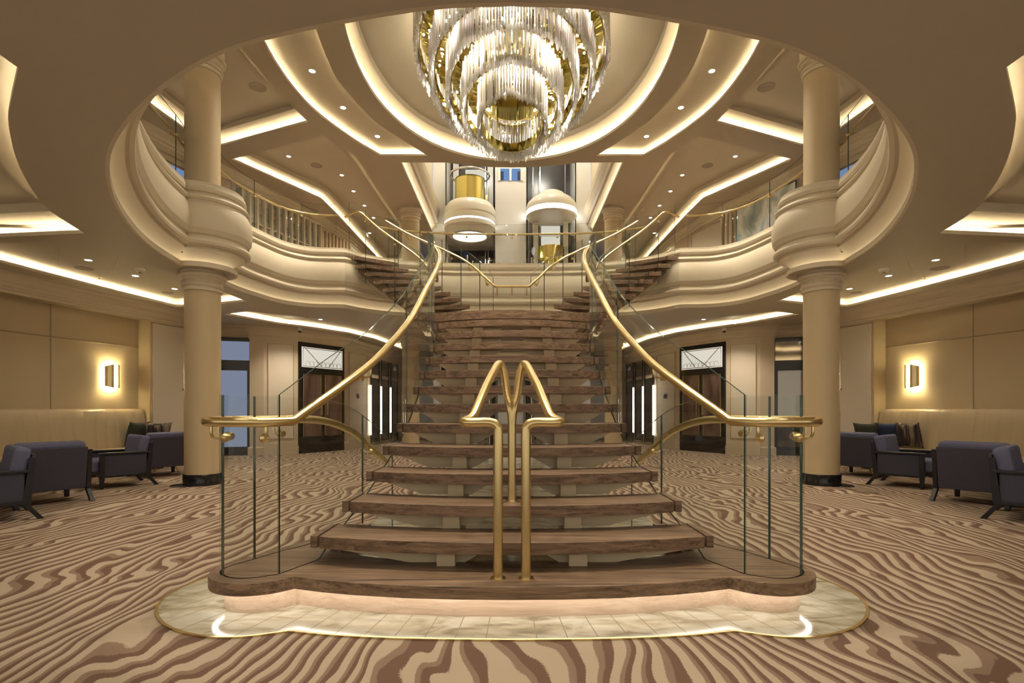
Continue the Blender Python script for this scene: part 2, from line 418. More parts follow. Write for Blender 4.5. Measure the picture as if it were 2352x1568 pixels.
def cove(name, poly, z, h=.16, w=.13, led='led', parent=None, top='ceil', lip=.045, step=0):
    """recess over a hole: lip, hidden LED ribbon on the ledge, back wall, raised panel. poly = hole outline"""
    p = ccw(poly)
    out = offset(p, -w, True); q = out
    mb = MB(); n = len(p)
    e = offset(p, -.018, True)
    vs = [(a[0], a[1], z) for a in p]+[(a[0], a[1], z+lip) for a in p]+[(a[0], a[1], z+lip) for a in e]+[(a[0], a[1], z+.003) for a in e]+[(a[0], a[1], z+.003) for a in q]+[(a[0], a[1], z+h) for a in q]
    fs = []
    for k in range(5):
        for i in range(n):
            j = (i+1) % n; fs.append((k*n+i, k*n+j, (k+1)*n+j, (k+1)*n+i))
    mb.add(vs, fs); mb.build('cove_lip', top, parent)
    if step:
        r = offset(p, step, True); plate('recess_border', q, [r], z+h, top, parent)
        mb = MB(); mb.add([(a[0], a[1], z+h) for a in r]+[(a[0], a[1], z+h+.11) for a in r], [(i, (i+1) % n, n+(i+1) % n, n+i) for i in range(n)]); mb.build('recess_step', top, parent)
        plate('recess_panel', r, [], z+h+.11, top, parent)
    else: plate('recess_panel', q, [], z+h, top, parent)
    i0 = offset(p, -.021, True)
    mb = MB(); mb.add([(a[0], a[1], z+.008) for a in i0]+[(a[0], a[1], z+lip-.003) for a in i0], [(i, (i+1) % n, n+(i+1) % n, n+i) for i in range(n)])
    mb.build('cove_light', led, parent)

N_ = cr([(-3.06, 2.4), (-3.08, 3.38)], 1)+cr([(-3.10, 3.40), (-3.58, 3.86), (-3.77, 4.06), (-4.17, 4.55), (-4.56, 5.11), (-4.95, 5.8), (-5.17, 6.56)], 3)+[(-6.34, 6.70), (-7.4, 6.74), (-7.4, 2.4)]
R2 = [(-7.5, 7.0), (-6.42, 6.92), (-5.80, 6.98)]+cr([(-5.72, 7.0), (-5.45, 7.7), (-5.30, 8.61), (-5.24, 9.6), (-5.24, 10.7)], 3)+[(-6.1, 11.05), (-6.98, 11.25), (-7.2, 9.9), (-7.36, 8.6)]
R3 = [(-6.45, 12.15), (-5.86, 13.45), (-5.2, 14.3), (-4.62, 15.24), (-4.2, 16.6), (-3.9, 19.5), (-3.3, 19.5), (-3.35, 16), (-3.75, 14.2), (-4.3, 12.95), (-5.1, 12.2), (-5.75, 11.78)]
lower = plate('ceiling', [(-9.6, -3), (9.6, -3), (9.6, 24), (-9.6, 24)], [opening]+[S(h, s) for h in (N_, R2, R3) for s in (-1, 1)], ZL, 'ceil', kind='structure')
tag(lower, 'lower beige soffit with a large round atrium opening and lit coves', 'ceiling')
for s in (-1, 1):
    for h in (N_, R2, R3): cove('cove', S(h, s), ZL, parent=lower, h=.15 if h is not N_ else .2, w=.13 if h is not N_ else .18, step=.0 if h is not N_ else .22)
for s in (-1, 1):
    j = MB()
    for a, b in (((135, 560), (135, 612)), ((275, 583), (252, 632)), ((275, 583), (415, 628)), ((275, 583), (160, 561))):
        p1, p2 = at(*a, ZL+.15), at(*b, ZL+.15); j.tube([(abs(p1[0])*s, p1[1], ZL+.149), (abs(p2[0])*s, p2[1], ZL+.149)], .004, 5)
    j.build('panel_joint', 'gilt', lower)
# floor slab of the upper deck
up = plate('floor', [(-9.6, -3), (9.6, -3), (9.6, 24), (-9.6, 24)], [offset(opening, -.04, True)], ZF-.06, 'carpet', kind='structure')
tag(up, 'upper deck floor around the atrium opening', 'floor')

prof = [(.0, 3.30), (.03, 3.30), (.03, 3.372), (.012, 3.372), (.012, 3.345), (-.06, 3.345), (-.06, 3.395), (-.03, 3.44), (.03, 3.49), (.12, 3.53), (.14, 3.535), (.14, 3.57), (.175, 3.575), (.215, 3.60), (.225, 3.635), (.215, 3.67), (.18, 3.695),
        (.17, 3.70), (.17, 3.735), (.20, 3.75), (.235, 3.82), (.25, 3.92), (.245, 4.02), (.225, 4.12), (.19, 4.20), (.165, 4.225), (.165, 4.245), (.185, 4.255), (.20, 4.285), (.185, 4.315), (.15, 4.335), (.12, 4.345), (.12, 4.375), (.145, 4.385), (.16, 4.43), (.15, 4.475), (.125, 4.49), (.125, ZF), (-.10, ZF)]
fas = [(o, z) for o, z in prof]
ccwhalf = None
fp = ccw(whole)     # left of travel = inside the void
mb = MB(); mb.sweep(fp, fas, True); fb = mb.build('trim_1', 'cream', smooth=17, kind='structure')
tag(fb, 'deep moulded cream balcony fascia curving round the atrium opening', 'balcony fascia')
mb = MB(); mb.sweep(fp, [(-.045, 3.352), (-.005, 3.352)], True); mb.build('cove_light', 'led_f', fb)

# ------------------------------------------------------------------ upper ceiling
def superell(a, b, n, cyy, k=72):
    out = []
    for i in range(k):
        t = 2*PI*i/k; c, s = math.cos(t), math.sin(t)
        out.append((a*math.copysign(abs(c)**(2/n), c), cyy+b*math.copysign(abs(s)**(2/n), s)))
    return out
dome = superell(2.62, 3.53, 2.15, 9.2)
cres = cr([(-2.9, 5.3), (-3.5, 6.4), (-3.76, 7.5), (-3.92, 8.48), (-3.98, 9.44), (-3.88, 10.5), (-3.49, 11.6), (-3.03, 12.47)], 4)+[(-1.92, 12.47)]+cr([(-1.96, 12.43), (-2.75, 11.03), (-3.04, 9.9), (-3.09, 9.3), (-2.99, 8.19), (-2.8, 7.3), (-2.5, 6.3), (-2.1, 5.5)], 4)
U1 = [(-4.45, 6.9)]+cr([(-4.42, 8.0), (-4.38, 8.8), (-4.30, 9.9), (-4.14, 11.0)], 3)+[(-6.40, 11.98), (-6.82, 11.3), (-6.95, 10.2), (-6.9, 8.5), (-6.6, 6.9)]
U2 = [(-6.54, 12.64), (-5.30, 15.03), (-5.24, 16.35), (-5.18, 21.8), (-4.4, 21.8), (-3.52, 19), (-3.50, 17.5), (-3.62, 12.45), (-4.0, 11.56)]
VX = 2.62
void = [(-VX, 12.8)]+[(VX*math.sin(t)*.6, 12.8+.27*math.cos(t*1.0)**2) for t in [(-PI/2+PI*k/16) for k in range(1, 16)]]+[(VX, 12.8), (VX, 18.2), (-VX, 18.2)]
upper = plate('ceiling', [(-9.4, 1.5), (9.4, 1.5), (9.4, 24), (-9.4, 24)], [dome, void]+[S(h, s) for h in (cres, U1, U2) for s in (-1, 1)], ZU, 'ceil', kind='structure')
tag(upper, 'upper beige ceiling with an oval dome and sweeping lit coves', 'ceiling')
for s in (-1, 1):
    cove('cove', S(cres, s), ZU, parent=upper, led='led_u', h=.17, w=.14)
    cove('cove', S(U1, s), ZU, parent=upper, led='led_u', h=.20, w=.14, step=.20)
    cove('cove', S(U2, s), ZU, parent=upper, led='led_u', h=.17, w=.14, step=.20)
# dome over the chandelier
p = ccw(dome); n = len(p)
lvl = [(0, 0), (0, .055), (-.018, .055), (-.018, .003), (-.19, .003), (-.19, .26)]
mb = MB(); vs = []
for o, dz in lvl: vs += [(a[0], a[1], ZU+dz) for a in offset(p, o, True)]
for sc, dz in ((.955, .30), (.95, .40), (.86, .55), (.70, .86), (.5, 1.2), (.25, 1.42), (.02, 1.5)): vs += [(a[0]*sc, 9.2+(a[1]-9.2)*sc, ZU+dz) for a in p]
R = len(vs)//n; mb.add(vs, [(k*n+i, k*n+(i+1) % n, (k+1)*n+(i+1) % n, (k+1)*n+i) for k in range(R-1) for i in range(n)]+[tuple((R-1)*n+i for i in range(n))])
mb.build('dome', 'ceil', upper, smooth=30)
i0 = offset(p, -.021, True)
mb = MB(); mb.add([(a[0], a[1], ZU+.008) for a in i0]+[(a[0], a[1], ZU+.052) for a in i0], [(i, (i+1) % n, n+(i+1) % n, n+i) for i in range(n)]); mb.build('cove_light', 'led_u', upper)

# ------------------------------------------------------------------ ground floor and marble apron
g = MB(); g.add([(-9.8, -3, 0), (9.8, -3, 0), (9.8, 24, 0), (-9.8, 24, 0)], [(0, 1, 2, 3)]); gf = g.build('floor', 'carpet', kind='structure')
tag(gf, 'beige and brown zebra striped carpet across the whole hall', 'floor')
apr = cr([(0, 2.745), (-.5, 2.76), (-.9, 2.80), (-1.17, 2.855)], 4)[:-1]+cr([(-1.17, 2.855), (-1.40, 2.78), (-1.62, 2.80), (-1.88, 2.94), (-2.09, 3.20), (-2.16, 3.5), (-2.06, 3.9), (-1.85, 4.4), (-1.62, 4.9), (-1.45, 5.6), (-1.4, 6.6), (-1.3, 7.6)], 4)+[(-1.3, 17.0)]
ap = apr+mir(apr[1:])[::-1]
mb = MB(); mb.prism(ap, 0, .006); o = mb.build('marble_apron', 'marble'); tag(o, 'polished cream marble floor apron under the central staircase', 'marble floor')
mb = MB(); mb.sweep(ccw(ap), [(-.012, .0), (-.012, .009), (.004, .009), (.004, .0)], True); mb.build('brass_edging', 'brass', o)

# ------------------------------------------------------------------ columns
def column(name, x, y, z0, z1, r, label, base=False, bell=1.0, zc=0):
    t = thing(name, label, 'column', (x, y, z0)); b = z0+(.17 if base else 0)
    mb = MB(); mb.lathe([(r, b), (r, z1-.30+zc)], (x, y), 64); mb.build('shaft', 'column', t, smooth=60)
    h = z1-.30+zc
    cp = [(r, h-.005), (r+.022, h), (r+.028, h+.03), (r+.012, h+.045), (r+.012, h+.06), (r+.03, h+.065), (r+.04, h+.085), (r+.03, h+.105), (r+.026, h+.11), (r+.026, h+.165), (r+.034, h+.17), (r+.034, h+.18), (r+.046, h+.19), (r+.046, h+.20), (r+.068, h+.205), (r+.083, h+.225), (r+.083, h+.245), (r+.068, h+.262), (r+.055, h+.27), (r+.055, z1)]
    mb = MB(); mb.lathe(cp, (x, y), 64); mb.build('capital', 'cream', t, smooth=30)
    mb = MB()
    for k in range(56):
        a = 2*PI*k/56; mb.box((x+(r+.028)*math.cos(a), y+(r+.028)*math.sin(a), h+.1375), (.014, .016, .034), a)
    mb.build('bead_band', 'cream', t)
    if base:
        mb = MB(); mb.lathe([(r+.002, .17), (r+.012, .172), (r+.02, .16), (r+.02, .012), (r+.02, 0)], (x, y), 64); mb.build('base_ring', 'black', t, smooth=40)
    return t
for s in (-1, 1):
    column('column', s*COLX, COLY, 0, ZL, .255, f'tall tan leather-clad column with a black base, nearest the seats on the {LR[s]}', True)
    column('column', s*COLX, COLY, ZF-.05, ZU+.31, .25, f'upper deck tan column rising from the {LR[s]} balcony bulge', zc=-.61)
    column('column', s*2.95, 15.8, 0, ZL, .25, f'slim tan column behind the staircase on the {LR[s]}', True)
    column('column', s*2.95, 15.8, ZF-.05, ZU, .25, f'upper deck tan column beside the {LR[s]} side of the lift hall')
    o = MB().lathe([(.001, .014), (.20, .014), (.215, .008), (.215, 0)], (s*(COLX+.17), COLY-.16), 40).build('floor_disc', 'black'); tag(o, f'flat black disc on the carpet beside the {LR[s]} column base', 'floor plate')  # thin black disc, offset outwards from the column base

# ------------------------------------------------------------------ lower walls
Walc = cr([(-8.32, 2.0), (-8.27, 4.0), (-8.12, 6.0), (-7.85, 8.2), (-7.28, 10.9)], 5)
rest = [(-7.28, 10.9), (-7.03, 11.75), (-7.55, 12.1), (-7.50, 13.68), (-6.68, 13.95), (-6.68, 13.8), (-6.36, 13.88), (-5.66, 14.3), (-4.87, 15.7), (-4.80, 15.8), (-4.60, 17.3), (-4.30, 20.2), (-4.30, 21.8)]
for s in (-1, 1):
    sd = LR[s]; W = S(Walc, s); Rr = S(rest, s); sg = 1 if s > 0 else -1   # left of travel (towards +y) is -x, so inside is right for s=-1
    ins = lambda d: -d if s < 0 else d
    wall = MB().sweep(W, [(ins(-.28), 0), (ins(-.28), 2.98), (0, 2.98), (0, 3.30)]).build('wall_'+sd, 'leather', kind='structure', smooth=30)
    tag(wall, f'curved wall with cream leather panels behind the {sd} banquette', 'wall')
    # end reveal of the alcove
    inn = offset(W, ins(-.28))
    MB().add([(*W[-1][:2], 0), (*inn[-1], 0), (*inn[-1], 2.98), (*W[-1][:2], 2.98)], [(0, 1, 2, 3)]).build('reveal', 'leather', wall)
    # seams as slim recessed beads
    sm = MB()
    sm.tube([(x, y, 2.42) for x, y in offset(W, ins(-.278))], .011, 6)
    for k in (3, 8, 13, 17):
        q = offset(W, ins(-.278))[k]; sm.tube([(q[0], q[1], 1.1), (q[0], q[1], 2.98)], .011, 6)
    sm.build('panel_seam', 'seam', wall)
    wall2 = MB().sweep(Rr, [(0, 0), (0, 3.30)]).build('wall_'+sd, 'wallp', kind='structure'); tag(wall2, f'beige panelled wall with doors beyond the {sd} banquette', 'wall')
    full = W+Rr[1:]
    cn = MB().sweep(full, [(ins(0), 2.97), (ins(.015), 2.97), (ins(.015), 3.02), (ins(.03), 3.03), (ins(.03), 3.06), (ins(.018), 3.07), (ins(.018), 3.13), (ins(.05), 3.17), (ins(.06), 3.20), (ins(.06), 3.23), (ins(.09), 3.26), (ins(.10), 3.30)]).build('trim_2', 'wallp', kind='structure', smooth=25)
    tag(cn, f'stepped beige cornice along the top of the {sd} wall', 'cornice')
    bs = MB().sweep(Rr, [(0, .22), (ins(.02), .21), (ins(.03), .19), (ins(.03), 0)]).build('baseboard_'+sd, 'wallp', kind='structure'); tag(bs, f'beige skirting along the {sd} wall', 'skirting')
    def panel(a, b, z0, z1, out, mat, name, parent, t=.02, m=.0, bev=0, mat2=None):
        a = Vector(a); b = Vector(b); d = (b-a).normalized(); nn = Vector((d.y, -d.x)) if s < 0 else Vector((-d.y, d.x))
        a = a+d*m+nn*out; b = b-d*m+nn*out; c = (a+b)/2; L = (b-a).length
        return MB().box((c.x+nn.x*t/2, c.y+nn.y*t/2, (z0+z1)/2), (L, t, z1-z0), math.atan2(d.y, d.x)).build(name, mat, parent, bevel=bev)
    def molding(a, b, z0, z1, out, parent, m, mat='gilt', r=.011, name='moulding'):
        a = Vector(a); b = Vector(b); d = (b-a).normalized(); nn = Vector((d.y, -d.x)) if s < 0 else Vector((-d.y, d.x))
        a = a+d*m+nn*out; b = b-d*m+nn*out
        return MB().tube([(a.x, a.y, z0), (b.x, b.y, z0), (b.x, b.y, z1), (a.x, a.y, z1)], r, 6, closed=True).build(name, mat, parent)
    P = lambda i: Rr[i]
    # flush service door next to the alcove
    d = thing('service_door', f'pale flush door with small red label between the {sd} banquette and column', 'door', (*((Vector(P(0))+Vector(P(1)))/2), 0), kind=None)
    panel(P(0), P(1), .02, 2.9, .004, 'doorw', 'door_leaf', d, .03, .04)
    molding(P(0), P(1), .02, 2.93, .012, d, .03, r=.014, name='door_frame')
    q = Vector(P(1))+(Vector(P(0))-Vector(P(1))).normalized()*.12; nn = (Vector(P(1))-Vector(P(0))).normalized(); nn = Vector((nn.y, -nn.x)) if s < 0 else Vector((-nn.y, nn.x))
    k = q+nn*.05; MB().ball((k.x, k.y, 1.05), .028, 16).build('door_knob', 'steel', d, smooth=60)
    MB().box((q.x+nn.x*.036, q.y+nn.y*.036, 1.60), (.10, .006, .03), math.atan2(nn.x, -nn.y)).build('red_label', 'red', d)
    # glazed door with black frame in the bay
    a, b = P(3), P(4)
    wd = thing('glazed_door', f'black framed glass door with cool light behind, in the bay behind the {sd} column', 'door', (*((Vector(a)+Vector(b))/2), 0))
    panel(a, b, .0, 3.0, .0, 'black', 'frame_back', wd, .03, .02)
    if s < 0:
        panel(a, b, .22, 2.16, .03, 'sky2', 'glass_pane', wd, .012, .12); panel(a, b, 2.42, 2.90, .03, 'sky2', 'transom_pane', wd, .012, .07)
    else:
        panel(a, b, .22, 2.16, .03, 'mirror', 'glass_pane', wd, .012, .14); panel(a, b, 2.42, 2.90, .03, 'mirror', 'transom_pane', wd, .012, .08)
    panel(a, b, 2.9, 3.0, .03, 'black', 'frame_head', wd, .04, .02); panel(a, b, 2.16, 2.42, .03, 'black', 'frame_rail', wd, .04, .02); panel(a, b, 0, .22, .03, 'black', 'frame_sill', wd, .04, .02)
    # wall panels
    for i, (u, v) in enumerate(((6, 7), (9, 10))):
        pt = thing('wall_panel', f'pale framed wall panel {("nearer the column" if i == 0 else "beyond the double door")} on the {sd}', 'wall panel', (*((Vector(P(u))+Vector(P(v)))/2), 0))
        panel(P(u), P(v), .42, 2.86, .0, 'doorw', 'panel_face', pt, .012, .10); molding(P(u), P(v), .42, 2.86, .014, pt, .10)
        panel(P(u), P(v), .0, .30, .0, 'wallp', 'plinth', pt, .05, .0)
    # double door with transom
    a, b = Vector(P(7)), Vector(P(8)); dd = (b-a).normalized(); L = (b-a).length
    dt = thing('double_door', f'black double door with brown stone panels and lit transom on the {sd}', 'door', (*((a+b)/2), 0))
    panel(a, b, 0, 2.96, .0, 'black', 'door_frame', dt, .04, .02)
    panel(a, b, 2.30, 2.84, .04, 'room', 'transom_pane', dt, .01, .10)
    tr = MB(); nn = Vector((dd.y, -dd.x)) if s < 0 else Vector((-dd.y, dd.x))
    def onp(u, z, o=.06): q = a+dd*u+nn*o; return (q.x, q.y, z)
    tr.tube([onp(.13, 2.33), onp(L-.13, 2.33), onp(L-.13, 2.81), onp(.13, 2.81)], .012, 6, closed=True)
    tr.tube([onp(.2, 2.81), onp(.75, 2.35)], .012, 6); tr.tube([onp(L-.6, 2.35), onp(L-.2, 2.8)], .012, 6)
    for k in range(9):
        u = .2+k*(L-.4)/9; tr.tube([onp(u, 2.36), onp(u+.05, 2.46), onp(u+.12, 2.46), onp(u+.17, 2.36)], .006, 6)
    tr.build('transom_tracery', 'mauve', dt)
    for k in (0, 1):
        u0 = .14+k*(L/2-.08); u1 = u0+L/2-.22
        MB().add([onp(u0, .45, .05), onp(u1, .45, .05), onp(u1, 2.12, .05), onp(u0, 2.12, .05)], [(0, 1, 2, 3)]).build('stone_panel', 'pelmet', dt)
        MB().tube([onp(u0, .45), onp(u1, .45), onp(u1, 2.12), onp(u0, 2.12)], .011, 6, closed=True).build('panel_bead', 'brass', dt)
        uh = L/2+(-.1 if k == 0 else .1)
        MB().tube([onp(uh, 1.0, .05), onp(uh, 1.02, .12), onp(uh, 1.55, .12), onp(uh, 1.57, .05)], .016, 8).build('door_handle', 'brass', dt, smooth=50)
    # corridor shop front: mirrors, brass and bright strips
    a, b = Vector(P(10)), Vector(P(11)); dd = (b-a).normalized(); L = (b-a).length; nn = Vector((dd.y, -dd.x)) if s < 0 else Vector((-dd.y, dd.x))
    for k in range(3):
        u = .12+k*.98
        sf = thing('glass_door', f'dark mirrored glass door with a bright edge strip, {["nearest", "middle", "farthest"][k]} of three on the {sd} corridor wall', 'door', onp(u+.4, 0, 0))
        MB().add([onp(u+.08, .1, .03), onp(u+.8, .1, .03), onp(u+.8, 2.2, .03), onp(u+.08, 2.2, .03)], [(0, 1, 2, 3)]).build('door_leaf', 'mirror', sf)
        MB().add([onp(u+.08, 2.32, .03), onp(u+.8, 2.32, .03), onp(u+.8, 2.8, .03), onp(u+.08, 2.8, .03)], [(0, 1, 2, 3)]).build('transom_pane', 'mirror', sf)
        MB().tube([onp(u+.05, .06, .04), onp(u+.83, .06, .04), onp(u+.83, 2.84, .04), onp(u+.05, 2.84, .04)], .022, 6, closed=True).build('door_frame', 'blackwood', sf)
        MB().tube([onp(u, .35, .05), onp(u, 1.95, .05)], .028, 8).build('strip_light', 'strip', sf)
    # small dark direction marks on the corridor panel
    a, b = Vector(P(9)), Vector(P(10)); dd = (b-a).normalized(); nn = Vector((dd.y, -dd.x)) if s < 0 else Vector((-dd.y, dd.x))
    sg_ = MB(); n_ = 2 if s < 0 else 3
    for k in range(n_):
        u = .62+k*.10; q = [onp(u, 1.66, .016), onp(u+.06, 1.60, .016), onp(u+.07, 1.52, .016), onp(u+.03, 1.50, .016), onp(u-.01, 1.60, .016)]
        q2 = [onp(u, 1.66, .022), onp(u+.06, 1.60, .022), onp(u+.07, 1.52, .022), onp(u+.03, 1.50, .022), onp(u-.01, 1.60, .022)]
        sg_.add(q+q2, [(0, 1, 2, 3, 4), (9, 8, 7, 6, 5)]+[(i, (i+1) % 5, 5+(i+1) % 5, 5+i) for i in range(5)])
    o = sg_.build('wall_sign', 'blackwood'); tag(o, f'small dark raised lettering on the {sd} corridor panel', 'sign')
    # security camera above the panel
    q = Vector(P(6)).lerp(Vector(P(7)), .93); q = q+Vector((-s*.16, -.10))
    sc_ = thing('security_camera', f'small white dome camera under the soffit by the {sd} double door', 'camera', (q.x, q.y, 3.2))
    MB().lathe([(.0, 3.30), (.055, 3.30), (.055, 3.24), (.045, 3.22)], q[:2], 20).build('housing', 'mauve', sc_, smooth=40)
    MB().lathe([(.045, 3.222), (.032, 3.185), (.0, 3.175)], q[:2], 20).build('lens_dome', 'black', sc_, smooth=40)

# end of the hall on both decks
bw = MB().add([(-4.3, 21.8, 0), (4.3, 21.8, 0), (4.3, 21.8, 3.3), (-4.3, 21.8, 3.3)], [(0, 1, 2, 3)]).build('wall_back', 'white', kind='structure'); tag(bw, 'pale end wall of the lower lift hall', 'wall')

# ------------------------------------------------------------------ upper deck walls
Wup = [(-8.3, 5.5), (-7.9, 9.0), (-7.65, 10.5), (-6.93, 13.1), (-5.78, 16.5), (-5.45, 18.5), (-5.3, 22)]
for s in (-1, 1):
    sd = LR[s]; Wp = S(Wup, s); ins = (lambda d: -d) if s < 0 else (lambda d: d)
    wl = MB().sweep(Wp, [(0, ZF-.06), (0, ZU)]).build('wall_'+sd, 'wallp', kind='structure'); tag(wl, f'beige upper deck wall on the {sd}', 'wall')
    cn = MB().sweep(Wp, [(0, 6.74), (ins(.02), 6.74), (ins(.02), 6.80), (ins(.05), 6.82), (ins(.05), 6.88), (ins(.10), 6.93), (ins(.12), 7.0)]).build('trim_3', 'cream', kind='structure', smooth=25); tag(cn, f'cream cornice at the top of the {sd} upper deck wall', 'cornice')
    def up_at(r, out=.02):      # a point on the wall at ratio |x|/y = r
        for i in range(len(Wp)-1):
            a, b = Vector(Wp[i]), Vector(Wp[i+1])
            f = lambda q: abs(q.x)-r*q.y
            if f(a) >= 0 >= f(b):
                t = f(a)/(f(a)-f(b)); q = a.lerp(b, t); d = (b-a).normalized(); nn = Vector((d.y, -d.x)) if s < 0 else Vector((-d.y, d.x)); return q+nn*out, d, nn
    # small blue window
    q, d, nn = up_at(.612)
    wn = thing('window_1', f'small upper deck window showing dusk blue on the {sd}', 'window', (q.x, q.y, 5.2), kind='structure')
    f = lambda u, z, o=0: (q.x+d.x*u+nn.x*o, q.y+d.y*u+nn.y*o, z)
    MB().add([f(-.45, 5.2), f(.16, 5.2), f(.16, 6.42), f(-.45, 6.42)], [(0, 1, 2, 3)]).build('window_pane', 'sky', wn)
    MB().tube([f(-.48, 5.17, .02), f(.19, 5.17, .02), f(.19, 6.45, .02), f(-.48, 6.45, .02)], .03, 8, closed=True).build('window_frame', 'blackwood', wn)
    MB().tube([f(-.75, 5.0, .02), f(.42, 5.0, .02), f(.42, 6.6, .02), f(-.75, 6.6, .02)], .03, 8, closed=True).build('casing', 'wallp', wn)
    if s < 0:
        # glazed shelving screen
        q0, d, nn = up_at(.519); q1, _, _ = up_at(.358); L = (q1-q0).length; d = (q1-q0).normalized(); nn = Vector((d.y, -d.x))
        t = thing('glazed_screen', 'tall glazed shelving screen with cream mullions on the left upper deck', 'shelving', (q0.x, q0.y, ZF))
        f = lambda u, z, o=0: (q0.x+d.x*u+nn.x*o, q0.y+d.y*u+nn.y*o, z)
        MB().add([f(0, 4.55), f(L, 4.55), f(L, 6.72), f(0, 6.72)], [(0, 1, 2, 3)]).build('shelf_back', 'book', t)
        for k in range(14):
            u = k*L/13; MB().box(f(u, 5.635, .06), (.05, .10, 2.17), math.atan2(d.y, d.x)).build('mullion', 'cream', t)
        for z in (5.2, 5.95, 6.7): MB().box(f(L/2, z, .05), (L, .06, .03), math.atan2(d.y, d.x)).build('shelf', 'cream', t)
        for k in range(9):
            u = L+.1+k*.17; MB().tube([f(u, 4.5, .07), f(u, 6.6, .07)], .05, 8).build('reeded_post', 'column', t, smooth=50)
    else:
        q0, d0, n0 = up_at(.528); q1, _, _ = up_at(.418); L = (q1-q0).length; d = (q1-q0).normalized(); nn = Vector((-d.y, d.x))
        t = thing('painting', 'large abstract blue and grey painting on the right upper deck wall', 'painting', (q0.x, q0.y, 4.9))
        f = lambda u, z, o=0: (q0.x+d.x*u+nn.x*o, q0.y+d.y*u+nn.y*o, z)
        MB().box(f(L/2, 5.72, .03), (L, .04, 1.94), math.atan2(d.y, d.x)).build('canvas', 'art', t)
        MB().tube([f(0, 4.74, .05), f(L, 4.74, .05), f(L, 6.70, .05), f(0, 6.70, .05)], .022, 8, closed=True).build('picture_frame', 'blackwood', t)
        f2 = MB(); q0, d0, n0 = up_at(.39); d = d0; nn = n0
        t = thing('service_door', 'pale panelled door beside the painting on the right upper deck', 'door', (q0.x, q0.y, ZF))
        MB().box((q0.x+d.x*.7+nn.x*.03, q0.y+d.y*.7+nn.y*.03, 5.55), (1.3, .03, 2.05), math.atan2(d.y, d.x)).build('door_leaf', 'doorw', t)
        g_ = lambda u, z: (q0.x+d.x*u+nn.x*.05, q0.y+d.y*u+nn.y*.05, z)
        MB().tube([g_(0, 4.5), g_(1.4, 4.5), g_(1.4, 6.66), g_(0, 6.66)], .03, 8, closed=True).build('door_frame', 'cream', t)
        for k in range(2): MB().tube([g_(-.22-.16*k, 4.5), g_(-.22-.16*k, 6.7)], .05, 8).build('pilaster', 'cream', t)
ub = MB().add([(-5.3, 22, ZF), (5.3, 22, ZF), (5.3, 22, ZU), (-5.3, 22, ZU)], [(0, 1, 2, 3)]).build('wall_back', 'wallp', kind='structure'); tag(ub, 'end wall of the upper deck behind the lifts', 'wall')

# ------------------------------------------------------------------ lift hall
YB = 18.2
for s in (-1, 1):
    sd = LR[s]
    sw = MB()
    pr = [(0, 7.0), (0, 7.06), (-.06, 7.06), (-.06, 7.12), (-.02, 7.18), (.09, 7.24), (.09, 7.30), (.13, 7.33), (.16, 7.42), (.13, 7.50), (.09, 7.52), (.09, 7.56), (.16, 7.62), (.22, 7.78), (.20, 7.94), (.13, 8.02), (.17, 8.06), (.15, 8.13), (.06, 8.16), (.06, 8.22), (-.05, 8.24), (-.05, 11.5)]
    path = [(s*VX, 12.8), (s*VX, YB)]
    sw.sweep(path, [((o if s > 0 else -o), z) for o, z in pr])
    o = sw.build('wall_'+sd, 'cream', kind='structure', smooth=30); tag(o, f'moulded cream side wall of the lift shaft hall on the {sd}', 'wall')
    MB().sweep([(s*VX, 13.1), (s*VX, YB-.3)], [((-.035 if s > 0 else .035), 7.068), ((-.01 if s > 0 else .01), 7.068)]).build('cove_light', 'led_h', o)
fr = MB().add([(-VX, 12.8, ZU), (VX, 12.8, ZU), (VX, 12.8, 11.5), (-VX, 12.8, 11.5)], [(0, 1, 2, 3)]).build('wall_front', 'wallp', kind='structure'); tag(fr, 'front face of the lift hall void above the upper ceiling', 'wall')
cp = MB().add([(-VX, 12.8, 11.5), (VX, 12.8, 11.5), (VX, YB+2, 11.5), (-VX, YB+2, 11.5)], [(0, 1, 2, 3)]).build('ceiling', 'white', kind='structure'); tag(cp, 'high ceiling over the lift hall', 'ceiling')
core = thing('lift_shaft_wall', 'white lift shaft wall with central pier behind the staircase', 'lift shaft', (0, YB, 0))
def bx(name, x0, x1, y0, y1, z0, z1, mat, par, bevel=0): return MB().box(((x0+x1)/2, (y0+y1)/2, (z0+z1)/2), (x1-x0, y1-y0, z1-z0)).build(name, mat, par, bevel=bevel)
bx('central_pier', -.56, .47, YB-.1, YB+1.7, 0, 11.45, 'white', core)
for s, x0, x1 in ((-1, -2.62, -2.22), (1, 2.14, 2.62)):
    bx('side_pier', x0, x1, YB-.1, YB+1.7, 0, 11.45, 'white', core)
bx('shaft_back', -2.62, 2.62, YB+1.7, YB+1.8, 0, 11.45, 'dark', core)
for x in (-2.2, -.60, .51, 2.12): bx('guide_rail', x-.015, x+.015, YB-.12, YB-.08, 3.4, 11.4, 'black', core)
for x in (-.95, -.85, .75, 1.0, 1.9): bx('lift_cable', x-.012, x+.012, YB+1.2, YB+1.23, 3.4, 11.4, 'chrome', core)
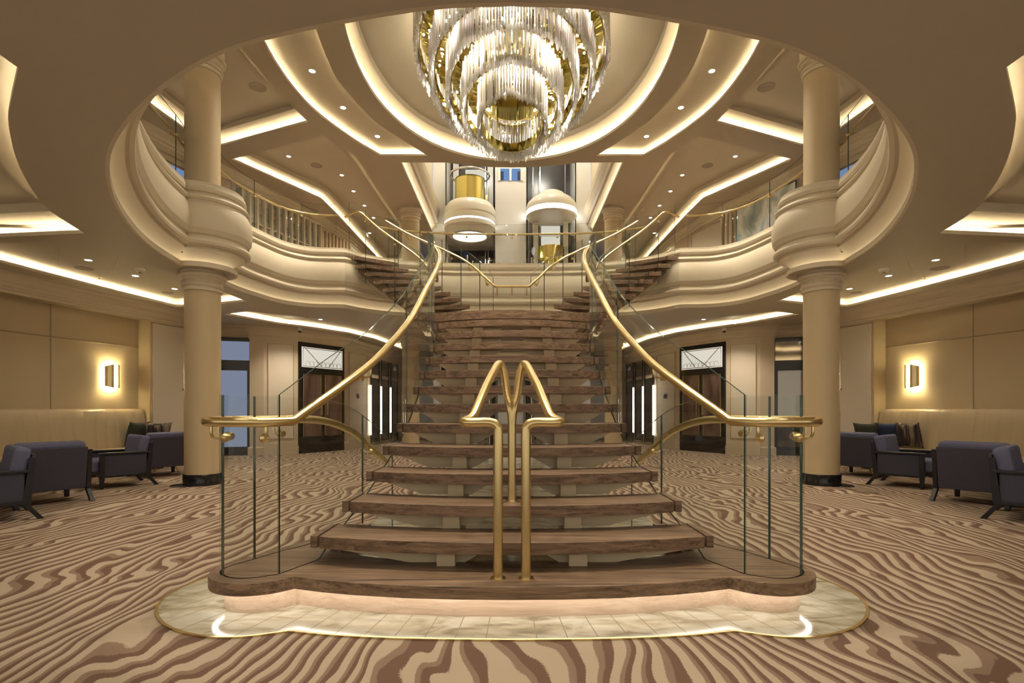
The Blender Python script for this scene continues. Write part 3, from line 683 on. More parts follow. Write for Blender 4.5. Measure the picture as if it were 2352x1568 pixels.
# gold lobby seen through the left shaft, upper floor
bx('gilded_panel', -1.85, -.85, YB+1.6, YB+1.68, 7.6, 9.0, 'gold', core); bx('lit_panel', -1.7, -1.0, YB+1.55, YB+1.6, 9.1, 9.9, 'room', core)
for x in (-2.02, -.78): bx('pale_post', x-.1, x+.1, YB+1.3, YB+1.5, 8.0, 10.5, 'white', core)
o = thing('window_reflection', 'reflection of a dusk blue window, built as glowing panes on the white pier', 'window', (0, YB-.12, 9.0), kind='structure')  # window mirrored in the glossy pier, its reflection built as a glowing pane
bx('window_pane', -.42, .32, YB-.125, YB-.105, 8.81, 9.20, 'sky', o)
for x in (-.42, -.05, .32): bx('window_bar', x-.035, x+.035, YB-.15, YB-.12, 8.79, 9.22, 'white', o)
bx('blue_curtain', -.40, -.28, YB-.14, YB-.125, 8.81, 9.1, 'blue', o); bx('blue_curtain', .18, .30, YB-.14, YB-.125, 8.81, 9.1, 'blue', o)

def lift_car(x, y, z, label, domed):
    t = thing('lift_car', label, 'lift', (x, y, z)); R_ = .84
    if not domed:
        MB().lathe([(0, z+.03), (.52, z+.03), (.54, z)], (x, y), 48).build('base_light', 'strip', t, smooth=40)
        MB().lathe([(.54, z), (.56, z-.02), (.66, z), (.78, z+.16), (R_, z+.22), (R_, z+.34)], (x, y), 56).build('base_bowl', 'liftcream', t, smooth=35)
        MB().lathe([(R_-.02, z+.34), (R_-.02, z+.40)], (x, y), 56).build('light_ring', 'strip', t, smooth=35)
        MB().lathe([(R_, z+.40), (R_+.01, z+.55), (R_-.02, z+.58), (R_+.01, z+.62), (R_+.01, z+.80), (R_-.03, z+.90), (R_-.12, z+1.02), (0, z+1.03)], (x, y), 56).build('drum', 'liftcream', t, smooth=35)
        MB().lathe([(.62, z+1.03), (.62, z+2.0)], (x, y), 48).build('cabin_glass', 'glass', t, smooth=40)
        MB().lathe([(.0, z+1.06), (.5, z+1.06), (.5, z+1.9), (.0, z+1.9)], (x, y+.12), 32).build('cabin_lining', 'gold', t, smooth=40)
        MB().tube([(x+.64*math.cos(a), y+.64*math.sin(a), z+2.0) for a in [2*PI*k/40 for k in range(40)]], .035, 8, closed=True).build('cabin_rim', 'chrome', t, smooth=50)
    else:
        MB().lathe([(0, z+.82), (.30, z+.81), (.42, z+.74), (.46, z+.66), (.50, z+.64), (.66, z+.56), (.80, z+.40), (R_, z+.28), (R_, z+.16)], (x, y), 56).build('dome_top', 'liftcream', t, smooth=35)
        MB().lathe([(R_-.01, z+.16), (R_-.01, z+.0)], (x, y), 56).build('light_ring', 'strip', t, smooth=35)
        MB().lathe([(R_, z), (R_-.05, z-.04), (.0, z-.04)], (x, y), 56).build('cabin_ceiling', 'liftcream', t, smooth=35)
        MB().lathe([(.78, z-.04), (.78, z-2.3)], (x, y), 56).build('cabin_glass', 'glass', t, smooth=40)
        MB().lathe([(.45, z-1.35), (.45, z-.95)], (x, y+.25), 32).build('cabin_lining', 'gold', t, smooth=40)
        bx('lit_screen', x-.32, x+.32, y+.42, y+.46, z-1.0, z-.15, 'room', t)
        for dx in (-.5, .5): bx('cabin_post', x+dx-.08, x+dx+.08, y+.3, y+.42, z-2.2, z-.05, 'liftcream', t)
        MB().lathe([(0, z-2.3), (.8, z-2.3), (.8, z-2.4), (0, z-2.4)], (x, y), 48).build('cabin_floor', 'liftcream', t, smooth=40)
lift_car(-1.39, YB-.35, 6.86, 'left glass lift with a glowing cream drum underneath', False)
lift_car(1.30, YB-.35, 7.50, 'right glass lift with a cream domed top', True)
# landing doors of both lifts on both decks: curved glass fronts
for z0, nm in ((0, 'lower'), (ZF-.05, 'upper')):
    for x in (-1.39, 1.30):
        t = thing('lift_enclosure', f'curved dark glass lift enclosure on the {nm} deck, {"left" if x < 0 else "right"} of the white pier', 'lift enclosure', (x, YB-.35, z0))
        MB().lathe([(.95, z0+.05), (.95, z0+1.5 if z0 > 1 else z0+3.0)], (x, YB-.35), 24, a0=PI*1.02, a1=PI*1.98).build('curved_glass', 'mirror' if z0 < 1 else 'glass', t, smooth=40)
        for a in (1.02, 1.25, 1.5, 1.75, 1.98):
            p_ = (x+.96*math.cos(PI*a), YB-.35+.96*math.sin(PI*a)); MB().tube([(*p_, z0+.02), (*p_, z0+1.5 if z0 > 1 else z0+3.0)], .018, 8).build('mullion', 'chrome', t, smooth=50)
# ------------------------------------------------------------------ central staircase
GO, RI, ZP = .29, .17, .20
HW = {1: 1.277, 2: 1.17, 3: 1.087, 4: 1.035, 5: .985, 6: .968, 7: .955, 8: .945, 9: .937, 10: .935, 11: .95, 12: .975}
DL = lambda k: .17+.011*k
def nose(k, x, hw): return 2.96+GO*k+DL(k)*(x/hw)**2
stair = thing('staircase', 'central walnut staircase with open risers on beige steel brackets and a lit bottom step', 'staircase', (0, 4.5, 0))
for k in range(1, 13):
    hw, z = HW[k], ZP+RI*k; zt = z-.075; mw = hw-.062; dep = .385
    xs = [mw*(-1+2*i/20) for i in range(21)]
    poly = [(x, nose(k, x, hw)) for x in xs]+[(x, nose(k, x, hw)+dep) for x in xs[::-1]]
    tr = MB().prism(poly, zt, z).build('tread', 'walnut', stair, bevel=.003)
    for s in (-1, 1):
        pe = [(s*(hw-.045), nose(k, hw, hw)-.002), (s*hw, nose(k, hw, hw)), (s*hw*.995, nose(k, hw, hw)+dep), (s*(hw*.995-.045), nose(k, hw, hw)+dep)]
        MB().prism(pe, zt, z).build('end_cap', 'walnut', tr, bevel=.002)
    y = 2.96+GO*k+DL(k)*.25+.12; h = .095
    for s in (-1, 1):
        o = [(s*.13, zt), (s*.30, zt-h), (s*.66, zt-h), (s*(hw-.16), zt-.012), (s*(hw-.16), zt)]
        MB().xprism(o, (0, y+.03, 0), (1, 0, 0), (0, 1, 0), .10).build('bracket', 'steel', stair)
        MB().box((s*.41, y+.0, zt-.085), (.115, .12, .17)).build('bracket_block', 'steel', stair, bevel=.004)
for s in (-1, 1):
    # raking stringer under the blocks
    o = [(3.42, .006), (3.75, .006), (6.95, 1.99), (6.95, 2.25), (6.55, 2.02)]
    MB().xprism([(a, b) for a, b in o], (s*.41-.055, 0, 0), (0, 1, 0), (1, 0, 0), .11).build('stringer', 'steel', stair)
# bottom platform with rounded volute ends
hp = [(0, 2.96), (-.3, 2.967), (-.6, 2.99), (-.9, 3.04), (-1.1, 3.09), (-1.262, 3.145)]
vol = cr([(-1.262, 3.145), (-1.36, 3.06), (-1.50, 3.015), (-1.65, 3.045), (-1.76, 3.14), (-1.815, 3.28), (-1.79, 3.45), (-1.70, 3.65), (-1.58, 3.90), (-1.47, 4.2), (-1.38, 4.62)], 4)
inner = [(-1.2, 4.62), (-1.24, 4.1)]+cr([(-1.25, 3.72), (-.9, 3.56), (-.5, 3.49), (0, 3.47)], 4)
lh = hp[:-1]+vol+inner
plat = lh+mir(lh[1:-1])[::-1]
MB().prism(plat, ZP-.072, ZP).build('bottom_step', 'walnut', stair, bevel=.004)
fr_ = (hp[:-1]+vol)[::-1]+mir((hp[:-1]+vol)[1:])      # left back -> front -> right back
pl = offset(fr_, .085)
plb = MB(); plb.sweep(pl, [(0, .0), (0, ZP-.072)]); plb.build('step_plinth', 'walnut_pale', stair, smooth=30)
MB().sweep(fr_, [(.022, ZP-.075), (.050, ZP-.075)]).build('step_light', 'led_s', stair)
MB().sweep(offset(fr_, .066), [(.0, ZP-.074), (.0, ZP-.084)]).build('light_trim', 'walnut_pale', stair)
# landing
land_l = [(0, 6.73), (-.4, 6.775), (-.8, 6.90), (-1.10, 7.06), (-1.20, 8.0), (-1.35, 9.2), (-.35, 9.62)]
land = land_l+mir(land_l[1:])[::-1]
MB().prism(land, 2.41-.11, 2.41).build('landing', 'walnut', stair, bevel=.003)
MB().prism([(p[0]*.9, 8.1+(p[1]-8.1)*.88) for p in land], 2.12, 2.30).build('landing_beam', 'cream', stair)

INN = [(-1.35, 9.2), (-1.45, 9.55), (-1.56, 9.9), (-1.7, 10.22), (-1.88, 10.52), (-2.1, 10.8), (-2.35, 11.0), (-2.58, 11.1), (-2.8, 11.17), (-3.0, 11.22), (-3.2, 11.27), (-3.38, 11.33), (-3.50, 11.39)]
OUT = [(-.35, 9.62), (-.45, 9.75), (-.6, 9.9), (-.78, 10.05), (-.98, 10.3), (-1.2, 10.6), (-1.42, 10.90), (-1.68, 11.18), (-1.95, 11.42), (-2.22, 11.62), (-2.48, 11.76), (-2.72, 11.86), (-2.88, 11.93)]
RU = (ZF-2.41)/12
for s in (-1, 1):
    sd = LR[s]
    fl = thing('upper_flight', f'curved walnut flight rising from the landing to the {sd} balcony', 'staircase', (s*1.0, 9.5, 2.3))
    for i in range(1, 12):
        j = i-1; a, b = Vector(INN[i-1]), Vector(OUT[i-1]); c, d = Vector(OUT[i]), Vector(INN[i])
        c2 = c+(c-b)*.35; d2 = d+(d-a)*.35
        poly = S([tuple(a), tuple(b), tuple(c2), tuple(d2)], s); z = 2.41+RU*i
        tr = MB().prism(poly, z-.075, z).build('tread', 'walnut', fl, bevel=.003)
        # end block with two brass screws on the near side
        m = (a+d2)/2; dd = (d2-a).normalized(); w_ = (d2-a).length; ow = Vector((-dd.y, dd.x))*.03
        eb = MB().box((-s*-(m.x+ow.x) if s < 0 else -(m.x+ow.x), m.y+ow.y, z-.04), (w_*.95, .05, .085), (math.atan2(dd.y, dd.x) if s < 0 else -math.atan2(dd.y, dd.x))).build('end_cap', 'walnut', tr)
        for q in (.25, .75):
            pt = a.lerp(d2, q)+ow*1.9; MB().ball((s*abs(pt.x), pt.y, z-.04), .012, 8).build('screw', 'brass', tr)
    path = [((Vector(INN[i])*.62+Vector(OUT[i])*.38)) for i in range(13)]
    for f_ in (.25, .7):
        pth = [Vector(INN[i]).lerp(Vector(OUT[i]), f_) for i in range(0, 13)]; pth = S([tuple(q) for q in pth], s)
        mb = MB(); vs = []; t_ = .05
        A, B = offset(pth, t_), offset(pth, -t_)
        for i in range(13):
            zz = 2.41+RU*i
            vs += [(*A[i], zz-.30), (*A[i], zz-.09), (*B[i], zz-.09), (*B[i], zz-.30)]
        fs = [(0, 1, 2, 3), (48, 51, 50, 49)]
        for i in range(12):
            for k in range(4): fs.append((4*i+k, 4*i+(k+1) % 4, 4*i+4+(k+1) % 4, 4*i+4+k))
        mb.add(vs, fs); mb.build('stringer', 'walnut', fl)

# ------------------------------------------------------------------ glass and rails
def bracket(par, rp, gp, z, arm=.075):
    """small brass hook from a rosette on the glass (gp) to the rail above (rp)"""
    r = Vector((rp[0], rp[1], z)); g_ = Vector((gp[0], gp[1], z-arm)); m = Vector((rp[0], rp[1], z-arm))
    pts = [r, r.lerp(m, .55), m.lerp(g_, .12)+Vector((0, 0, .008)), m.lerp(g_, .45), g_]
    mb = MB(); mb.tube(cr([tuple(p) for p in pts], 4), .0085, 8)
    d = (g_-m); d.z = 0
    if d.length > 1e-4:
        d.normalize(); mb.tube([tuple(g_-d*.020), tuple(g_-d*.012), tuple(g_+d*.004), tuple(g_+d*.028)], [.012, .026, .028, .020], 16)
    mb.build('rail_bracket', 'brass', par, smooth=45)
def glazing(par, pts, idx, t=.012, gap=.009):
    """pts: (x,y,zb,zt); idx: break points -> one pane each"""
    for a, b in zip(idx[:-1], idx[1:]):
        seg = [Vector(p) for p in pts[a:b+1]]
        if len(seg) < 2: continue
        d0 = (seg[1]-seg[0]); seg[0] = seg[0]+d0*min(.4, gap/2/max(1e-6, d0.to_2d().length))
        d1 = (seg[-2]-seg[-1]); seg[-1] = seg[-1]+d1*min(.4, gap/2/max(1e-6, d1.to_2d().length))
        MB().slab([(q[0], q[1]) for q in seg], [q[2] for q in seg], [q[3] for q in seg], t).build('glass_panel', ['glass', 'glass_edge'], par, smooth=25)

loop = [(-1.12, 5.08, .006, .86, .68), (-1.20, 4.85, .006, 1.0, .82), (-1.28, 4.64, .006, 1.12, .96), (-1.35, 4.42, ZP, 1.20, 1.04), (-1.41, 4.17, ZP, 1.24, 1.085), (-1.47, 3.90, ZP, 1.25, 1.10),
        (-1.585, 3.716, ZP, 1.254, 1.10), (-1.672, 3.52, ZP, 1.254, 1.10), (-1.735, 3.40, ZP, 1.254, 1.10), (-1.758, 3.31, ZP, 1.254, 1.10), (-1.735, 3.225, ZP, 1.254, 1.10), (-1.68, 3.165, ZP, 1.254, 1.10), (-1.61, 3.125, ZP, 1.254, 1.10), (-1.54, 3.115, ZP, 1.254, 1.10), (-1.46, 3.14, ZP, 1.254, 1.098), (-1.375, 3.195, ZP, 1.254, 1.095)]
rise = [(-1.31, 3.24, 1.10), (-1.14, 3.6, 1.317), (-1.03, 3.95, 1.50), (-.955, 4.3, 1.70), (-.89, 4.65, 1.918), (-.862, 5.0, 2.135), (-.855, 5.25, 2.286), (-.848, 5.8, 2.586), (-.845, 6.3, 2.87), (-.87, 6.55, 3.03), (-.93, 6.75, 3.16), (-1.0, 6.92, 3.235)]
sideland = [(-1.06, 7.2, 3.27), (-1.13, 8.0, 3.28), (-1.24, 9.0, 3.30)]
for s in (-1, 1):
    sd = LR[s]
    t = thing('stair_balustrade', f'frameless glass balustrade with brass handrail on the {sd} side of the central staircase', 'balustrade', (s*1.3, 4.0, ZP))
    A = cr([(p[0], p[1], p[2], p[3]) for p in loop], 4)
    for i, q in enumerate(A):
        if q[2] > .05: A[i] = (q[0], q[1], ZP-.0, q[3])
        else: A[i] = (q[0], q[1], .006 if q[2] < .006 or q[1] > 4.63 else ZP, q[3])
    Bx = [(-1.375, 3.195, 1.254)]+[(p[0]-(.072 if i else .075), p[1]+(.01 if i else .06), p[2]+(.165 if i == 0 else .205)) for i, p in enumerate(rise)]
    Bx = Bx[:1]+Bx[2:]
    B = []
    for q in cr(Bx, 4):
        k = (q[1]-3.12)/GO; zb = max(ZP, ZP+RI*k-.20); B.append((q[0], q[1], zb if q[1] > 3.6 else ZP, q[2]))
    pts = A+B[1:]
    pts = [(-q[0]*s if s > 0 else q[0],)+tuple(q[1:]) for q in pts] if s > 0 else pts
    pts = [(abs(q[0])*s, q[1], q[2], q[3]) for q in pts]
    nA = len(A)-1; L = len(pts)-1
    i_back = min(range(nA), key=lambda i: abs(pts[i][1]-3.52)+(9 if i > nA*.6 else 0))
    i_left = min(range(nA), key=lambda i: abs(abs(pts[i][0])-1.70)+abs(pts[i][1]-3.18))
    i_low = min(range(nA), key=lambda i: abs(pts[i][1]-4.63))
    j1 = min(range(nA, L), key=lambda i: abs(pts[i][1]-4.8)); j2 = min(range(nA, L), key=lambda i: abs(pts[i][1]-6.15))
    glazing(t, pts, [0, i_low, i_back, i_left, nA, j1, j2, L])
    # rail: outside of the loop, then the measured rise, then the landing
    lp = [(q[0], q[1]) for q in cr([(p[0], p[1]) for p in loop], 4)]; lr = offset(lp, -.072); lz = [q[0] for q in cr([(p[4], 0) for p in loop], 4)]
    rail = [(lr[i][0], lr[i][1], lz[i]) for i in range(0, len(lp)-3)]+cr(rise, 4)
    RL = [(abs(q[0])*s, q[1], q[2]) for q in rail]
    MB().tube(RL, .029, 16).build('handrail', 'brass', t, smooth=60)
    for e in (RL[0],): MB().ball(e, .029, 14).build('rail_end', 'brass', t, smooth=60)
    gx = lambda q, d: None
    for (i, gi) in ((6, 6), (24, 24), (34, 34), (44, 44), (57, 57)):
        bracket(t, (RL[i][0], RL[i][1]), (pts[i][0], pts[i][1]), RL[i][2]-.02)
    for yy in (3.98, 4.9, 5.75, 6.5):
        r_ = min(RL[60:], key=lambda q: abs(q[1]-yy)); g_ = min(pts[nA:], key=lambda q: abs(q[1]-yy)); bracket(t, r_, (g_[0], g_[1]), r_[2]-.02)
    # upper flight, near side
    t = thing('flight_balustrade', f'glass balustrade with brass rail on the near side of the {sd} upper flight', 'balustrade', (s*1.3, 9.0, 2.41))
    nr = [(-1.0, 6.92, 3.235)]+sideland+[(INN[i][0]+.05, INN[i][1]-.03, min(ZF+.75, 2.41+RU*i+.88+.20*min(1, i/6))) for i in range(1, 10)]+[(-3.18, 11.22, 5.26), (-3.50, 11.36, 5.20)]
    nr = cr(nr, 3); R1 = [(abs(q[0])*s, q[1], q[2]) for q in nr]
    MB().tube(R1, .022, 12).build('handrail', 'brass', t, smooth=60)
    gl = [(-1.07, 7.0, 2.30, 3.45), (-1.13, 7.5, 2.30, 3.46), (-1.19, 8.2, 2.30, 3.46), (-1.30, 9.0, 2.30, 3.48)]+[(INN[i][0]-.03, INN[i][1]+.0, 2.41+RU*i-.22, min(ZF+.97, 2.41+RU*i+1.08+.2*min(1, i/6))) for i in range(1, 12)]
    gl = [(abs(q[0])*s, q[1], q[2], q[3]) for q in gl]
    glazing(t, gl, [0, 2, 3, 6, 9, 12, 14])
    for i in (2, 6, 9, 12):
        r_ = min(R1, key=lambda q: (q[0]-gl[i][0])**2+(q[1]-gl[i][1])**2); bracket(t, r_, (gl[i][0], gl[i][1]), r_[2]-.02)
    # upper flight, far side
    t = thing('flight_balustrade', f'glass balustrade with brass rail on the far side of the {sd} upper flight', 'balustrade', (s*.6, 9.9, 2.41))
    fr1 = [(-.30, 9.56, 3.34)]+[(OUT[i][0]-.02, OUT[i][1]-.05, min(ZF+.74, 2.41+RU*i+.93)) for i in range(1, 12)]
    R2_ = [(abs(q[0])*s, q[1], q[2]) for q in cr(fr1, 3)]
    MB().tube(R2_, .022, 12).build('handrail', 'brass', t, smooth=60)
    gl = [(-.33, 9.63, 2.30, 3.50)]+[(OUT[i][0]+.01, OUT[i][1]+.02, 2.41+RU*i-.22, min(ZF+.97, 2.41+RU*i+1.12)) for i in range(1, 12)]
    gl = [(abs(q[0])*s, q[1], q[2], q[3]) for q in gl]
    glazing(t, gl, [0, 2, 4, 6, 8, 10, 11])
    for i in (1, 3, 5, 7, 9):
        r_ = min(R2_, key=lambda q: (q[0]-gl[i][0])**2+(q[1]-gl[i][1])**2); bracket(t, r_, (gl[i][0], gl[i][1]), r_[2]-.02)
t = thing('landing_balustrade', 'short glass balustrade with level brass rail at the back of the landing', 'balustrade', (0, 9.65, 2.41))
MB().tube([(-.30, 9.56, 3.34), (0, 9.56, 3.34), (.30, 9.56, 3.34)], .022, 12).build('handrail', 'brass', t, smooth=60)
glazing(t, [(-.32, 9.635, 2.30, 3.5), (.32, 9.635, 2.30, 3.5)], [0, 1])
for x in (-.26, 0, .26): MB().tube([(x, 9.56, 3.32), (x, 9.57, 3.22), (x, 9.63, 3.20)], .010, 8).build('rail_bracket', 'brass', t, smooth=60)

# deck balustrades along the opening
def deck_run(pts, label, step=1.15):
    t = thing('deck_balustrade', label, 'balustrade', (pts[0][0], pts[0][1], ZF))
    g_ = resample([(p[0], p[1]) for p in pts], step/5); n = len(g_)
    q = [(p[0], p[1], ZF-.02, ZF+.94) for p in g_]
    idx = list(range(0, n, 5));
    if idx[-1] != n-1: idx.append(n-1)
    glazing(t, q, idx)
    # rail on the deck side = away from the void centre (0,7.8)
    d = .085 if offset(g_, .05)[n//2] and (Vector(offset(g_, .05)[n//2])-Vector((0, 7.8))).length > (Vector(g_[n//2])-Vector((0, 7.8))).length else -.085
    rp = offset(g_, d)
    MB().tube([(p[0], p[1], ZF+.74) for p in rp], .022, 12).build('handrail', 'brass', t, smooth=60)
    for k in idx[1:-1]: bracket(t, rp[k], g_[k], ZF+.72)
    return t
for s in (-1, 1):
    i0 = min(range(len(front)), key=lambda i: abs(front[i][1]-5.6))
    side = offset(front[i0:]+bump[:1]+[(-5.06, 8.5)]+mid[0:1]+mid[1:-1], 0)
    run = [(-x_ , y_) if s > 0 else (x_, y_) for x_, y_ in [(p[0], p[1]) for p in side]]
    deck_run(run, f'glass balustrade with brass rail along the {LR[s]} balcony edge')
rr = [(p[0], p[1]+.02) for p in rear[8:]]; rr = rr+mir(rr[:-1])[::-1]
deck_run(rr, 'glass balustrade with brass rail along the rear balcony in front of the lifts', 1.05)

# ------------------------------------------------------------------ twin centre handrail
t = thing('centre_handrail', 'polished brass double handrail looped into an M shape at the foot of the stairs', 'handrail', (0, 3.3, ZP))
R_ = .0285
for s in (-1, 1):
    x0 = .080
    pts = [(x0, 3.11, ZP), (x0, 3.11, .8), (x0, 3.11, 1.03), (x0+.012, 3.11, 1.078), (x0+.05, 3.112, 1.095), (x0+.13, 3.115, 1.095), (x0+.172, 3.12, 1.095), (x0+.196, 3.145, 1.097), (x0+.196, 3.185, 1.102), (x0+.17, 3.225, 1.112), (x0+.15, 3.262, 1.132), (x0+.143, 3.29, 1.152)]
    pts = [(p[0]*s, p[1], p[2]) for p in pts]
    up_ = [(.223, 3.29, 1.152), (.20, 3.40, 1.225), (.165, 3.58, 1.335), (.125, 3.74, 1.432), (.105, 3.82, 1.478), (.085, 3.865, 1.492), (.064, 3.862, 1.455), (.048, 3.82, 1.37), (.034, 3.77, 1.27), (.016, 3.735, 1.19), (.004, 3.73, 1.12), (0.0, 3.73, 1.05)]
    full = cr(pts[:-1], 4)+cr([(p[0]*s, p[1], p[2]) for p in up_], 4)
    MB().tube(full, R_, 18).build('rail_loop', 'brass', t, smooth=60)
    MB().lathe([(.0, ZP+.008), (.043, ZP+.008), (.046, ZP+.004), (.046, ZP)], (s*x0, 3.11), 32).build('floor_flange', 'brass', t, smooth=30)
z2 = ZP+2*RI
MB().tube([(0, 3.73, z2), (0, 3.73, .8), (0, 3.73, 1.12)], R_, 18).build('centre_post', 'brass', t, smooth=60)
MB().lathe([(.0, z2+.008), (.042, z2+.008), (.045, z2+.004), (.045, z2)], (0, 3.73), 32).build('floor_flange', 'brass', t, smooth=30)
# ------------------------------------------------------------------ chandelier
CYC = 9.2
ch = thing('chandelier', 'huge tiered crystal and gold chandelier hanging inside the oval dome', 'chandelier', (0, CYC, 5.4))
TIERS = [(.585, 5.90, .40), (.84, 6.12, .43), (1.10, 6.41, .40), (1.37, 6.62, .33), (1.62, 7.03, .28)]
rod = MB()
rings = [(0, .006), (.03, .024), (.085, .030), (.11, .024), (.125, .0185), (.60, .0185)]
def rod_geo(c, rot, k=1.0, ln=.62):
    vs = []; fs = []
    for z, r in rings:
        zz = z if z < .2 else ln
        for j in range(6):
            a = rot+PI*j/3; vs.append((c[0]+r*k*math.cos(a), c[1]+r*k*math.sin(a), c[2]+zz))
    m = len(rings)
    for i in range(m-1):
        for j in range(6): fs.append((i*6+j, i*6+(j+1) % 6, i*6+6+(j+1) % 6, i*6+6+j))
    fs += [tuple(range(6))[::-1], tuple(range((m-1)*6, m*6))]
    return vs, fs
base = MB(); v_, f_ = rod_geo((0, 0, 0), 0); base.add(v_, f_)
proto = base.build('crystal_rod', 'crystal', None)
spots = []
for ti, (r, zc, sl) in enumerate(TIERS):
    n = int(2*PI*r/.046)
    for k in range(n):
        a = 2*PI*k/n; rr_ = r+random.uniform(-.022, .022); x, y = rr_*math.cos(a), rr_*math.sin(a)
        z = zc-sl*y+random.uniform(-.03, .03)-(.03 if k % 2 else 0)
        spots.append((x, CYC+y, z, a, ti))
stair_fill = [(-.45, 4.0), (.45, 4.0), (-1.35, 4.5), (1.35, 4.5), (-2.6, 4.9), (2.6, 4.9)]
def vis(q):     # rods seen largest first: near side of the low tiers
    py = HOR-F*(q[2]+.2-HC)/q[1]
    return q[1]+(6 if py < 15 else 0)+q[4]*.15
spots.sort(key=vis)
first = True
for q in spots[:100]:
    o = proto if first else proto.copy()
    if not first: COL.objects.link(o)
    first = False
    o.parent = ch; o.location = Vector(q[:3])-ch.location; o.rotation_euler = (0, 0, q[3])
rest_ = MB()
for q in spots[100:]:
    v_, f_ = rod_geo(q[:3], q[3]); rest_.add(v_, f_)
rest_.build('crystal_rods', 'crystal', ch, kind='stuff')
for ti, (r, zc, sl) in enumerate(TIERS):
    # gold wall just inside the crystals, its foot on the same tilted plane
    n = 96; vs = []; rs = [r-.06, r-.06, r-.075, r-.075]; dz = [.09, .24, .24, .09]
    for rr_, d in zip(rs, dz):
        for k in range(n):
            a = 2*PI*k/n; fl_ = .004*math.sin(k*PI/2)
            x, y = (rr_+fl_)*math.cos(a), (rr_+fl_)*math.sin(a); vs.append((x, CYC+y, zc-sl*y+d))
    fs = []
    for j in range(4):
        for k in range(n): fs.append((j*n+k, j*n+(k+1) % n, ((j+1) % 4)*n+(k+1) % n, ((j+1) % 4)*n+k))
    MB().add(vs, fs).build('gold_ring', 'gold', ch, smooth=50)
    # sloping gold plate bridging to the next tier
    r2 = TIERS[ti+1][0]-.07 if ti < 4 else r+.0
    if ti < 4:
        z2_, s2 = TIERS[ti+1][1], TIERS[ti+1][2]; vs = []
        for k in range(n):
            a = 2*PI*k/n; x, y = (r-.03)*math.cos(a), (r-.03)*math.sin(a); vs.append((x, CYC+y, zc-sl*y+.60))
        for k in range(n):
            a = 2*PI*k/n; jit = .03*math.sin(k*2.4); x, y = r2*math.cos(a), r2*math.sin(a); vs.append((x, CYC+y, z2_-s2*y+.42+jit))
        MB().add(vs, [(k, (k+1) % n, n+(k+1) % n, n+k) for k in range(n)]).build('gold_plate', 'gold', ch)
        for k in range(7+2*ti):
            a = 2*PI*(k+.3*ti)/(7+2*ti); rm = (r+r2)/2+.02; x, y = rm*math.cos(a), rm*math.sin(a)
            MB().ball((x, CYC+y, (zc-sl*y+z2_-s2*y)/2+.42), .016, 8).build('bulb', 'bulb', ch)
MB().lathe([(0, 5.98+.28), (.36, 5.98+.28), (.42, 6.36), (.52, 6.40), (.52, 6.50), (0, 6.55)], (0, CYC), 48).build('gold_pan', 'gold', ch, smooth=35)
for k in range(5):
    a = 2*PI*k/5; MB().tube([(.3*math.cos(a), CYC+.3*math.sin(a), 5.95), (.3*math.cos(a), CYC+.3*math.sin(a), 6.3)], .008, 6).build('gold_rod', 'gold', ch)
    MB().ball((.3*math.cos(a), CYC+.3*math.sin(a), 6.22), .007, 8).build('bulb', 'bulb', ch)
MB().lathe([(.25, 6.5), (.25, 8.45), (.0, 8.46)], (0, CYC), 32).build('stem', 'gold', ch, smooth=40)
for z, e, rr_ in ((6.15, 55, .2), (6.75, 120, .9), (7.4, 130, 1.3)):
    pass
def light(name, kind, loc, energy, size=.1, col=(1, .90, .74), rot=(0, 0, 0), spot=None, blend=.6, parent=None):
    l = bpy.data.lights.new(name, kind); l.energy = energy; l.color = col
    if kind == 'AREA': l.size = size
    else: l.shadow_soft_size = size
    if kind == 'SPOT': l.spot_size = spot or 1.9; l.spot_blend = blend
    o = bpy.data.objects.new(name, l); COL.objects.link(o); o.location = loc; o.rotation_euler = rot
    if parent: o.parent = parent; o.location = Vector(loc)-parent.location
    return o
for k in range(4):
    a = PI/4+PI*k/2
    light('chandelier_and_fill_light', 'POINT', (.72*math.cos(a), CYC+.72*math.sin(a), 6.55-.4*.72*math.sin(a)), CHL*.3, .08, (1, .86, .62), parent=ch)


for ti in range(4):      # lamps in the ring gaps between the tiers
    (r, zc, sl), (r2, z2_, s2) = TIERS[ti], TIERS[ti+1]
    for k in range(5):
        a = 2*PI*(k+.5*(ti % 2))/5-PI/2; rm = (r+r2)/2-.01; x, y = rm*math.cos(a), rm*math.sin(a)
        light('chandelier_and_fill_light', 'POINT', (x, CYC+y, (zc-sl*y+z2_-s2*y)/2+.18), CHL*.055, .03, (1, .95, .84), parent=ch)
for k in range(4):  # fill lights added above the tiers to brighten the dome
    a = PI*k/2
    light('chandelier_and_fill_light', 'POINT', (1.0*math.cos(a), CYC+1.3*math.sin(a), 7.95-.2*math.sin(a)), CHL*.22, .08, (1, .90, .72), parent=ch)
